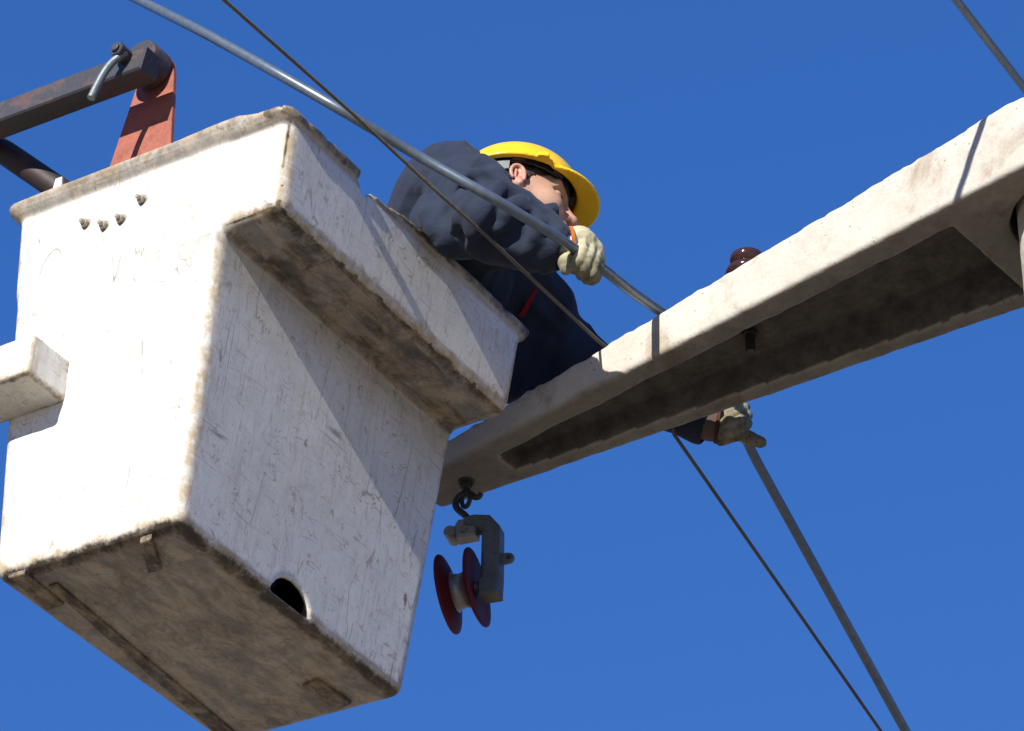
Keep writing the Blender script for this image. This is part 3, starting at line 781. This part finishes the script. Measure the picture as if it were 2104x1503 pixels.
# --- head and body as one continuous skin
def head_field(fd):
    e = lambda c, r, k=0.0, mode='add', fr=None: fd.ell(hp_(*c), np.array(r) * HS, HFR if fr is None else fr, k * HS, mode)
    c_ = lambda a, b, r1, r2, k=0.0, mode='add': fd.cone(hp_(*a), hp_(*b), r1 * HS, r2 * HS, k * HS, mode)
    e((-.006, 0, .045), (.100, .077, .088))
    e((.030, 0, -.020), (.066, .064, .085), .03)
    c_((.052, .0, -.088), (.076, 0, -.102), .034, .026, .03)                # chin
    for sg in (-1, 1):
        c_((-.005, sg * .060, -.035), (.060, sg * .028, -.098), .022, .020, .03)   # jaw line
        e((.060, sg * .040, -.030), (.029, .021, .027), .025)                # cheek
        e((.083, sg * .034, .004), (.019, .021, .013), .012, 'cut')          # eye socket
        c_((.092, sg * .012, .022), (.078, sg * .052, .024), .009, .008, .014)      # brow ridge
        e((.0755, sg * .033, .003), (.0130, .0150, .0118), .003)              # lids
    c_((.090, 0, .014), (.112, 0, -.030), .0085, .0125, .012)                # nose bridge
    e((.1135, 0, -.034), (.0135, .0125, .0115), .008)
    for sg in (-1, 1):
        e((.101, sg * .0125, -.038), (.0105, .0085, .0085), .006)
        e((.105, sg * .0075, -.0465), (.0062, .0042, .0058), .002, 'cut')
    e((.090, 0, -.062), (.018, .026, .012), .012)
    c_((.0985, -.018, -.066), (.0985, .018, -.066), .0062, .0062, .005)
    c_((.0965, -.016, -.079), (.0965, .016, -.079), .0068, .0068, .005)
    c_((.103, -.020, -.0725), (.103, .020, -.0725), .0018, .0018, .003, 'cut')
    c_((.088, -.014, -.0905), (.088, .014, -.0905), .003, .003, .01, 'cut')
    for sg in (-1, 1):                                                       # ears
        fr = np.stack([unit(HF * .95 + HL * sg * .30), unit(HL * sg * .95 - HF * .30), HU])
        cc = hp_(-.008, sg * .083, -.002)
        fd.ell(cc, np.array((.0175, .008, .0275)) * HS, fr, .006 * HS)
        fd.ell(hp_(-.006, sg * .093, .004), np.array((.0115, .0085, .0195)) * HS, fr, .004 * HS, 'cut')
        fd.ell(hp_(.004, sg * .089, -.008), np.array((.007, .010, .008)) * HS, fr, .003 * HS, 'cut')
        pts = [hp_(-.008 + .0145 * math.cos(t), sg * (.0895 - .004 * math.cos(t)), .001 + .0222 * math.sin(t)) for t in np.linspace(-.3, 4.0, 14)]
        fd.chain(pts, [.0036 * HS] * 14, .003)
        fd.ell(hp_(-.002, sg * .086, -.0235), np.array((.008, .006, .0085)) * HS, fr, .005)
        fd.cone(hp_(-.012, sg * .0885, .010), hp_(-.012, sg * .0885, -.012), .003 * HS, .0025 * HS, .003)
        fd.cone(hp_(.0065, sg * .0835, -.004), hp_(.0065, sg * .0835, -.011), .0045 * HS, .004 * HS, .004)
def body_field(fd, infl=0.0):
    fd.cone(NECK, hp_(-.03, 0, -.03), .060, .058, .03)
    fd.cone(at(985, 430, 7.70), NECK, .07, .06, .04)
lo = np.minimum.reduce([HC - .17, PELV - .2, FTR - .1, FTL - .1, WRR - .1]); hi = np.maximum.reduce([HC + .17, PELV + .2, WRL + .1, SHR + .1, WRR + .1])
fd = Field(*[axis_lines(lo[i], hi[i], .016, (HC[i] - .135, HC[i] + .150, .0024)) for i in range(3)], far=.1)
body_field(fd)
fd.cone(CHEST, NECK, .07, .06, .05)
fd.chain([CHEST, WAIST, PELV], [.085, .095, .10], .05)
for pts, rs in (([SHR, ELR, WRR], [.045, .038, .030]), ([SHL, ELL, WRL], [.045, .038, .030]), ([PELV, KNR, FTR + np.array([0, 0, .08])], [.075, .05, .04]), ([PELV, KNL, FTL + np.array([0, 0, .08])], [.075, .05, .04])):
    fd.cone(CHEST if pts[0] is SHR or pts[0] is SHL else PELV, pts[0], .06, .05, .05); fd.chain(pts, rs, .02)
head_field(fd)
V, Q = fd.mesh()
SKIN = NT('tanned_skin'); n1 = SKIN.noise(22, 4, .6); n2 = SKIN.noise(300, 3, .6); red = SKIN.attr('flush'); stub = SKIN.attr('stubble')
n3 = SKIN.noise(60, 6, .7); cs = SKIN.mix(SKIN.ramp(n1, .3, .7), (.52, .315, .215), (.43, .24, .16)); cs = SKIN.mix(SKIN.ramp(n3, .55, .75, 0, .4), cs, (.33, .165, .11)); cs = SKIN.mix(SKIN.math('MULTIPLY', red, .55), cs, (.52, .17, .14))
cs = SKIN.mix(SKIN.math('MULTIPLY', stub, .3), cs, (.20, .13, .105))
SKIN.done(cs, .45, 0, SKIN.bump(n2, .15, .0012), .4, **{'Subsurface Weight': .12, 'Subsurface Radius': (.012, .005, .003), 'Subsurface Scale': .5})
SKIN = SKIN.m
ql = ((V - HC) @ HFR.T) / HS
fl = np.exp(-((ql - np.array([.113, 0, -.034])) ** 2).sum(1) / .018 ** 2) + .9 * np.exp(-(((np.abs(ql[:, 1]) - .088) / .012) ** 2 + ((ql[:, 0] + .008) / .03) ** 2 + (ql[:, 2] / .035) ** 2)) + .9 * np.exp(-(((ql[:, 0] - .1) / .012) ** 2 + (ql[:, 1] / .022) ** 2 + ((ql[:, 2] + .073) / .009) ** 2))
stb = np.clip((-.045 - ql[:, 2]) / .02, 0, 1) * np.clip((ql[:, 0]) / .03, 0, 1)
pobj('body', V, Q, SKIN, attrs={'flush': np.clip(fl, 0, 1), 'stubble': stb})

# --- eyes, brows
EYEW = plain('eye_white', (.30, .27, .25), .3, 0, .05, 40, 0); IRIS = plain('dark_iris', (.03, .018, .012), .15, 0, .1, 40, 0)
for sg in (-1, 1):
    c = hp_(.0758, sg * .033, .001); m = MB()
    gz = unit(HF * .95 - HU * .25)
    pr = [(.0001, -.0122)] + [(.0122 * math.sin(t), -.0122 * math.cos(t)) for t in np.linspace(.2, math.pi - .2, 14)] + [(.0001, .0122)]
    m.lathe([(r * HS * 1.06, h * HS * 1.06) for r, h in pr], c - PB, gz, 24); ey_ = m.build('eye', EYEW, person, 60)
    m = MB(); m.lathe([(.0001, .0129 * HS), (.004, .0136 * HS), (.0066, .0130 * HS), (.0070, .0116 * HS)], c - PB, gz, 20); m.build('iris', IRIS, ey_, 60)
HAIRM = NT('dark_brown_hair'); hn = HAIRM.noise(180, 4, .6, .3, HAIRM.mapping((1, 1, .3), (.4, .9, .3)))
HAIRM = HAIRM.done(HAIRM.mix(HAIRM.ramp(hn, .3, .7), (.016, .010, .008), (.05, .030, .022)), .6, 0, HAIRM.bump(hn, .6, .003), .3)
# hair: a close-cropped cap with sideburns, textured by short locks
lo, hi = HC - .16, HC + .17
fd = Field(*[np.arange(lo[i], hi[i], .003) for i in range(3)], far=.1)
fd.ell(hp_(-.010, 0, .048), np.array((.107, .084, .095)) * HS, HFR)
P = fd.pts(tuple(slice(0, len(a)) for a in fd.ax)); L = ((P - HC) @ HFR.T) / HS
x, y, z = L[..., 0], np.abs(L[..., 1]), L[..., 2]
hairline = np.minimum(np.maximum(z + .045 * 1 - .9 * np.maximum(x + .02, 0) * 1.2, -1), 1)
keep = np.maximum.reduce([np.full_like(x, -1.0), (.052 - z) * (x > .035) + (x - .105) * 0, x - .078])
line = np.where(x > .020, .012 - z + (x - .02) * .55, np.where(x > .004, -.012 - z, np.where(x > -.03, .034 - z, -.052 - z)))
fd.F = np.maximum(fd.F, (line * .8).astype(np.float32))
fd.displace(lambda p: .003 * vnoise(p, 110, 3) + .002 * vnoise(p, 220, 4), .01)
V, Q = fd.mesh(); pobj('hair', V, Q, HAIRM)
for sg in (-1, 1):
    m = MB(); pts = [hp_(.096, sg * .014, .021) - PB, hp_(.0975, sg * .028, .028) - PB, hp_(.088, sg * .045, .027) - PB, hp_(.072, sg * .056, .020) - PB]
    m.tube(smooth_path(pts, 12, 1), np.interp(np.arange(12), [0, 4, 11], [.0055, .0062, .0025]), 8); m.build('eyebrow', HAIRM, person)

# --- hard hat
YEL = NT('yellow_hat_plastic'); yn = YEL.noise(30, 5, .6)
YEL = YEL.done(YEL.mix(YEL.ramp(yn, .35, .75, 0, .35), (.82, .50, .008), (.70, .40, .01)), .32, 0, YEL.bump(yn, .03, .003), .5)
BLACKP = plain('black_liner_plastic', (.018, .018, .02), .5, 0, .2); GREYP = plain('grey_headband', (.17, .18, .18), .5, 0, .15)
hat = empty('hard_hat'); hat.parent = person
lo, hi = HC - np.array([.22, .22, .20]), HC + np.array([.26, .24, .26])
fd = Field(*[np.arange(lo[i], hi[i], .0028) for i in range(3)], far=.1)
P = fd.pts(tuple(slice(0, len(a)) for a in fd.ax)); L = ((P - HC) @ HFR.T) / HS
tl = .0                                                                      # the hat sits tipped forward a little
xx, zz = L[..., 0] + .004, L[..., 2] - .036
x = xx * math.cos(tl) - zz * math.sin(tl); z = xx * math.sin(tl) + zz * math.cos(tl); y = L[..., 1]
def ell3(a, b, c):
    k0 = np.sqrt((x / a) ** 2 + (y / b) ** 2 + (z / c) ** 2); k1 = np.sqrt((x / a ** 2) ** 2 + (y / b ** 2) ** 2 + (z / c ** 2) ** 2); return k0 * (k0 - 1) / np.maximum(k1, 1e-6)
outer = ell3(.132, .108, .109); inner = ell3(.125, .101, .102)
ridge = np.abs(y) - .014
outer = smin(outer, np.maximum(ell3(.137, .112, .114), np.maximum(ridge, -z + .02)), .006)
shell = smax(np.maximum(outer, -inner), -z, .004)
hole2 = -(np.sqrt((x / .125) ** 2 + (y / .101) ** 2) * .112 - .112)
skirt = smax(np.maximum((np.sqrt((x / .139) ** 2 + (y / .115) ** 2) - 1) * .125, hole2), np.abs(z - .001) - .0045, .006)
bz = z + .25 * np.maximum(x - .10, 0) + 1.1 * y * y * np.clip(x / .1, 0, 1)
brim2d = np.maximum((np.sqrt(((x - .085) / .090) ** 2 + (y / .094) ** 2) - 1) * .092, .065 - x)
brim = smax(np.maximum(brim2d, hole2), np.abs(bz - .001) - .0042, .006)
F = smin(smin(shell, skirt, .004), brim, .006) * HS
clip = np.maximum(np.maximum(np.abs(x - .045) - .012, np.abs(z - .004) - .006), np.abs(np.abs(y) - .110) - .006) * HS
fd.F = smin(F, clip, .0045).astype(np.float32)
V, Q = fd.mesh(); V = relax(V, Q, 4); pobj('shell', V, Q, YEL, hat)
def hat_pt(x, y, z):
    xx = x * math.cos(tl) + z * math.sin(tl); zz = -x * math.sin(tl) + z * math.cos(tl); return hp_(xx - .004, y, zz + .036) - PB
# headband and liner straps
def band(x0, r, zc, h, a0, a1, th=.0025, n=60, ry=None, zt=0.0):
    V, F = [], []
    for t in np.linspace(a0, a1, n):
        c, s_ = math.cos(t), math.sin(t)
        for dr, dz in ((0, -h / 2), (th, -h / 2), (th, h / 2), (0, h / 2)):
            V.append(hat_pt(x0 + (r + dr) * c, ((ry or r) + dr) * s_, zc + dz + zt * c))
    for i in range(n - 1):
        for j in range(4): F.append((i * 4 + j, i * 4 + (j + 1) % 4, (i + 1) * 4 + (j + 1) % 4, (i + 1) * 4 + j))
    F += [(0, 1, 2, 3), tuple((n - 1) * 4 + j for j in (3, 2, 1, 0))]
    return V, F
m = MB(); m.add(*band(-.004, .111, .006, .026, -1.75, 1.75, .003, 70, .0925, .0)); m.build('liner_band', BLACKP, hat, 40)
m = MB(); m.add(*band(-.006, .112, -.016, .026, 1.72, 4.56, .003, 50, .0935, .010)); m.build('headband', GREYP, hat, 40)
for a in np.linspace(0, 2 * math.pi, 8, endpoint=False):
    m = MB(); m.add(*band(-.004, .113, .010, .030, a - .12, a + .12, .009, 6, .093)); m.build('liner_clip', BLACKP, hat, 40)
m = MB(); lf = [(.0, .122 * 0)]
V_, F_ = [], []
for i, t in enumerate(np.linspace(0, math.pi, 25)):
    for sgn in (-1, 1): V_.append(hat_pt(.115 * math.cos(t), sgn * .016, .095 * math.sin(t)))
F_ = [(2 * i, 2 * i + 1, 2 * i + 3, 2 * i + 2) for i in range(24)]
m.add(V_, F_); m.build('crown_strap', BLACKP, hat, 40)

# --- jacket
NAVY = m_cloth('navy_work_cloth', (.021, .0285, .049))
DKNAVY = m_cloth('dark_trouser_cloth', (.014, .017, .026))
def jacket_field(step):
    lo = np.minimum.reduce([at(760, 300, 7.45), at(900, 480, 7.05), at(800, 800, 7.75)]) - .12
    hi = np.maximum.reduce([at(1480, 900, 7.95), at(950, 290, 7.7), at(1160, 440, 7.7)]) + .10
    fd = Field(*[np.arange(lo[i], hi[i], step) for i in range(3)], far=.1)
    fd.ell(at(922, 404, 7.68), (.115, .105, .104), None, .0)                                # rounded upper back
    fd.ell(at(950, 389, 7.66), (.088, .085, .086), None, .03)
    fd.cone(at(922, 404, 7.68), WAIST, .103, .135, .05)
    fd.cone(WAIST, PELV, .135, .14, .05)
    fd.cone(at(935, 400, 7.66), SHR, .095, .085, .04)
    fd.cone(at(950, 470, 7.74), SHL, .12, .085, .05)
    fd.cone(at(905, 560, 7.80), at(1010, 700, 7.86), .13, .12, .05)
    fd.cone(at(1010, 700, 7.86), at(1095, 765, 7.88), .11, .085, .05)
    fd.cone(at(930, 520, 7.66), at(965, 590, 7.70), .10, .09, .03)  # added bulk behind the rim, stops sun leaking onto the beam
    fd.cone(at(888, 450, 7.43), at(932, 490, 7.355), .046, .048, .04)  # added bulk over the rim, keeps the beam behind it shaded
    # near arm
    fd.cone(at(950, 455, 7.56), at(1000, 480, 7.42), .062, .056, .04)  # added filler, closes a gap that let sun through to the beam
    fd.chain([SHR, ELR], [.084, .080], .04)
    fd.chain([ELR, at(1072, 478, 7.245), at(1106, 494, 7.230), at(1130, 504, 7.218)], [.076, .070, .058, .047], .03)
    fd.cone(at(1130, 504, 7.218), at(1140, 509, 7.215), .047, .050, .008)
    fd.chain([at(1122, 545, 7.202), at(1117, 557, 7.202)], [.012, .007], .012)
    # far arm
    fd.chain([SHL, at(1105, 630, 7.84), ELL], [.085, .076, .068], .04)
    fd.chain([ELL, WRL], [.068, .050], .03); fd.cone(WRL - unit(WRL - ELL) * .04, WRL, .050, .053, .01)
    # collar
    ringc = NECK + HU * -.005; fx = unit(HF * .9 - HU * .2); 
    pts = [ringc + HF * .078 * math.cos(t) + HL * .080 * math.sin(t) + HU * (.012 - .030 * math.cos(t)) for t in np.linspace(0, 2 * math.pi, 25)]
    fd.chain(pts, [.020] * 25, .02)
    fd.cone(NECK, at(985, 430, 7.70), .078, .09, .05)
    fd.chain([at(1070, 450, 7.50), at(1108, 448, 7.46), at(1130, 438, 7.46), at(1139, 424, 7.47)], [.034, .026, .017, .008], .015)
    # hollow cuffs
    d1 = unit(at(1150, 514, 7.214) - at(1108, 494, 7.23)); c1 = at(1134, 506, 7.217); fd.cone(c1, c1 + d1 * .06, .040, .044, .004, 'cut')
    d2 = unit(WRL - ELL); fd.cone(WRL - d2 * .01, WRL + d2 * .06, .042, .046, .004, 'cut')
    return fd
fd = jacket_field(.010); V, Q = fd.mesh()
bv = BVHTree.FromPolygons([tuple(p) for p in V], [tuple(int(i) for i in q) for q in Q])
def surf(px, py, bv=None):
    bv = bv or globals()['bv']
    d = unit(at(px, py, 1.0) - CAM); h = bv.ray_cast(Vector(CAM), Vector(d)); return np.array(h[0]) if h[0] is not None else at(px, py, 7.6)
fd = jacket_field(.0046)
valleys = [([(930, 392), (950, 380), (976, 376), (1003, 373), (1034, 371)], .010), ([(962, 331), (978, 338), (994, 347)], .007),
           ([(948, 474), (957, 448), (970, 420), (986, 402)], .011), ([(1030, 452), (1042, 430), (1054, 410), (1060, 398)], .009), ([(1076, 470), (1082, 442), (1090, 422)], .008),
           ([(1000, 494), (1030, 486), (1062, 490)], .008), ([(1118, 480), (1124, 458), (1120, 440)], .006),
           ([(1120, 600), (1140, 630), (1152, 664)], .009), ([(1070, 640), (1105, 666), (1140, 690)], .009)]
ridges = [([(1024, 470), (1040, 440), (1056, 420), (1070, 416), (1084, 430)], .010), ([(934, 478), (946, 450), (960, 424)], .010), ([(972, 470), (984, 440), (1004, 414)], .010),
          ([(960, 366), (990, 358), (1022, 356)], .009), ([(1100, 484), (1108, 462), (1106, 440)], .008), ([(890, 470), (884, 440), (876, 410)], .009)]
for pts, r in valleys: fd.chain([surf(*p) - _f * r * .1 for p in pts], [r * .75] * len(pts), .030, 'cut')
for pts, r in ridges: fd.chain([surf(*p) + _f * r * .4 for p in pts], [r * 1.0] * len(pts), .030)
def crumple(p):
    s_ = p.copy(); s_[:, 2] *= .6
    w = np.clip(np.linalg.norm(p - WRR, axis=1) / .14, .15, 1) * np.clip(np.linalg.norm(p - at(1139, 424, 7.47), axis=1) / .09, .1, 1) * np.clip(np.linalg.norm(p - WRL, axis=1) / .14, .2, 1)
    n = vnoise(s_, 8, 21); n2 = vnoise(p, 24, 22)
    ac, al = cvec(.86, -.5, .15), cvec(.5, .86, 0)
    q = np.stack([p @ ac, (p @ al) * .28, (p @ _f) * .6], 1)
    g1 = np.abs(vnoise(q, 15, 51)); g2 = np.abs(vnoise(q + .37, 27, 52))
    return w * (.004 * np.abs(n) + .015 * g1 + .006 * g2 - .005 + .0015 * n2 + .0006 * vnoise(p, 70, 23) - .004)
fd.displace(crumple, .03)
V, Q = fd.mesh(); jk = pobj('jacket', V, Q, NAVY)
bv2 = BVHTree.FromPolygons([tuple(p) for p in V], [tuple(int(i) for i in q) for q in Q])
REDC = m_cloth('red_lining', (.26, .015, .028))
def strip(name, pts, w, mat, parent):
    c = np.array([surf(*p, bv2) - _f * .004 for p in pts]); c = smooth_path(c, 14, 2); t = np.gradient(c, axis=0); sd = np.cross(t, _f); sd /= np.linalg.norm(sd, axis=1)[:, None]
    ww = np.interp(np.linspace(0, 1, 14), np.linspace(0, 1, len(w)), w)[:, None]
    a, b = c + sd * ww, c - sd * ww; V = []
    for i in range(14): V += [a[i], b[i], b[i] + _f * .006, a[i] + _f * .006]
    F = [(i * 4 + j, i * 4 + (j + 1) % 4, (i + 1) * 4 + (j + 1) % 4, (i + 1) * 4 + j) for i in range(13) for j in range(4)] + [(3, 2, 1, 0), tuple(52 + j for j in range(4))]
    return obj(name, np.array(V) - PB, F, mat, parent, 50)
strip('piping', [(1070, 652), (1084, 628), (1096, 606), (1104, 590)], [.0065, .006, .0045, .0015], REDC, jk)
# --- trousers and boots inside the bucket
lo = np.minimum.reduce([PELV, FTR, FTL]) - .2; hi = np.maximum.reduce([PELV, FTR, FTL]) + .2
fd = Field(*[np.arange(lo[i], hi[i], .012) for i in range(3)], far=.1)
fd.ell(PELV, (.15, .15, .13)); 
for K, Ft in ((KNR, FTR), (KNL, FTL)): fd.chain([PELV + (K - PELV) * .15, K, Ft + np.array([0, 0, .10])], [.11, .085, .07], .04)
V, Q = fd.mesh(); pobj('trousers', V, Q, DKNAVY)
BOOT = plain('black_boot_leather', (.02, .018, .016), .5)
for Ft in (FTR, FTL):
    fd = Field(*[np.arange(Ft[i] - .2, Ft[i] + .22, .008) for i in range(3)], far=.1)
    fd.chain([Ft + np.array([0, 0, .14]), Ft + np.array([0, 0, .05]), Ft + np.array([.13, .05, .03])], [.055, .05, .042], .03)
    fd.F = np.maximum(fd.F, (Ft[2] - fd.pts(tuple(slice(0, len(a)) for a in fd.ax))[..., 2]).astype(np.float32))
    V, Q = fd.mesh(); pobj('boot', V, Q, BOOT)

# --- gloves
def m_glove():
    t = NT('pale_work_glove'); a = t.noise(40, 6, .65); b = t.noise(14, 4, .6); d = t.attr('soil_shade')
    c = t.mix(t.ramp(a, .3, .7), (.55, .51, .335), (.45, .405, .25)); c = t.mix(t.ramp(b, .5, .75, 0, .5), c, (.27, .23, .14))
    c = t.mix(t.math('MULTIPLY', d, t.ramp(a, .25, .65, .6, 1)), c, (.050, .042, .027))  # dark tone carries both dirt and painted shade
    return t.done(c, .8, 0, t.bump(a, .3, .003), .2)
GLOVE = m_glove()
CUFFW = m_cloth('white_cuff_knit', (.62, .60, .56)); CUFFO = m_cloth('orange_cuff_binding', (.42, .12, .025))
def glove(name, palm, fingers, thumb, cuff, step=.0018, soil_shade=None):
    allp = [p for ch in fingers + [thumb] for p, r in ch] + [p for p, r in palm]
    lo = np.min(allp, 0) - .035; hi = np.max(allp, 0) + .035
    fd = Field(*[np.arange(lo[i], hi[i], step) for i in range(3)], far=.06)
    for i in range(len(palm) - 1): fd.cone(palm[i][0], palm[i + 1][0], palm[i][1], palm[i + 1][1], .012)
    for ch in fingers: 
        f2 = Field(*fd.ax, far=.06); f2.chain([p for p, r in ch], [r for p, r in ch], .004)
        fd.F = smin(fd.F, f2.F, .0045)
    f2 = Field(*fd.ax, far=.06); f2.chain([p for p, r in thumb], [r for p, r in thumb], .005); fd.F = smin(fd.F, f2.F, .008)
    fd.displace(lambda p: .0022 * np.abs(vnoise(p, 55, 31)) + .0014 * np.abs(vnoise(p, 110, 32)) - .001, .015)
    V, Q = fd.mesh()
    o = pobj(name, V, Q, GLOVE, attrs={'soil_shade': soil_shade(V) if soil_shade else np.zeros(len(V))})
    return o
def cuff_parts(parent, c0, c1, r0, r1, band_at, name='cuff', mats=None):
    kw, bw = mats or (CUFFW, CUFFO)
    ax = unit(c1 - c0); L = np.linalg.norm(c1 - c0)
    m = MB(); m.lathe([(r0 - .004, 0), (r0, .002), (r0 + (r1 - r0) * .5 + .002, L * .5), (r1, L - .002), (r1 - .004, L)], c0 - PB, ax, 36); m.build(name, kw, parent, 50)
    m = MB(); b = band_at * L; m.lathe([(r1 + .001, b), (r1 + .0045, b + .0015), (r1 + .0045, b + .008), (r1 + .001, b + .0095)], c0 - PB, ax, 36); m.build('cuff_binding', bw, parent, 50)
A = lambda px, py, d: at(px, py, d)
wd = unit(A(1240, 552, 7.405) - A(1180, 512, 7.395))
palmR = [(A(1168, 506, 7.223), .036), (A(1190, 502, 7.238), .036), (A(1213, 518, 7.243), .030)]
kn = [A(1199, 491, 7.233), A(1213, 503, 7.238), (A(1224, 517, 7.243)), A(1230, 533, 7.248)]
m1 = [A(1196, 516, 7.178), A(1209, 530, 7.180), A(1221, 543, 7.184), A(1229, 555, 7.193)]
m2 = [A(1186, 540, 7.160), A(1201, 553, 7.162), A(1214, 564, 7.168), A(1223, 572, 7.180)]
tp = [A(1180, 555, 7.180), A(1194, 566, 7.180), A(1205, 575, 7.186), A(1214, 578, 7.196)]
rr = [.0132, .0136, .0132, .0120]
fingersR = [[(kn[i], rr[i] + .002), (m1[i], rr[i]), (m2[i], rr[i] - .001), (tp[i], rr[i] - .002)] for i in range(4)]
thumbR = [(A(1168, 516, 7.208), .019), (A(1160, 536, 7.180), .016), (A(1164, 553, 7.170), .0135)]
gR = glove('glove', palmR, fingersR, thumbR, None, soil_shade=lambda V: .85 * np.clip(.1 - ((V - at(1200, 522, 7.21)) @ _u) / .022, 0, 1))  # dirty fingers, plus painted shade on their lower half
cuff_parts(gR, A(1142, 509, 7.218), A(1181, 507, 7.223), .040, .0395, .72)
palmL = [(A(1470, 874, 7.730), .032), (A(1495, 872, 7.735), .033), (A(1516, 862, 7.735), .028)]
kn = [A(1530, 838, 7.728), A(1535, 854, 7.714), A(1535, 871, 7.702), A(1530, 888, 7.698)]
m1 = [A(1520, 846, 7.688), A(1523, 864, 7.672), A(1521, 881, 7.666), A(1515, 897, 7.668)]
m2 = [A(1500, 858, 7.676), A(1502, 875, 7.664), A(1499, 891, 7.660), A(1494, 905, 7.668)]
tp = [A(1486, 868, 7.686), A(1486, 883, 7.678), A(1483, 897, 7.676), A(1480, 909, 7.684)]
fingersL = [[(kn[i], rr[i] - .001), (m1[i], rr[i] - .0022), (m2[i], rr[i] - .0026), (tp[i], rr[i] - .003)] for i in range(4)]
thumbL = [(A(1508, 885, 7.737), .019), (A(1538, 900, 7.722), .0155), (A(1563, 909, 7.717), .0135)]
gL = glove('glove', palmL, fingersL, thumbL, None, soil_shade=lambda V: np.clip(.95 + .3 * vnoise(V, 30, 3), 0, 1))  # far glove darkened all over, painting in the shade it lies in
cuff_parts(gL, A(1440, 868, 7.725), A(1478, 873, 7.722), .038, .040, .80, mats=(m_cloth('dark_cuff_knit', (.105, .075, .062)), m_cloth('dark_cuff_binding', (.085, .030, .017))))  # far cuff and binding in darker tones than the near ones
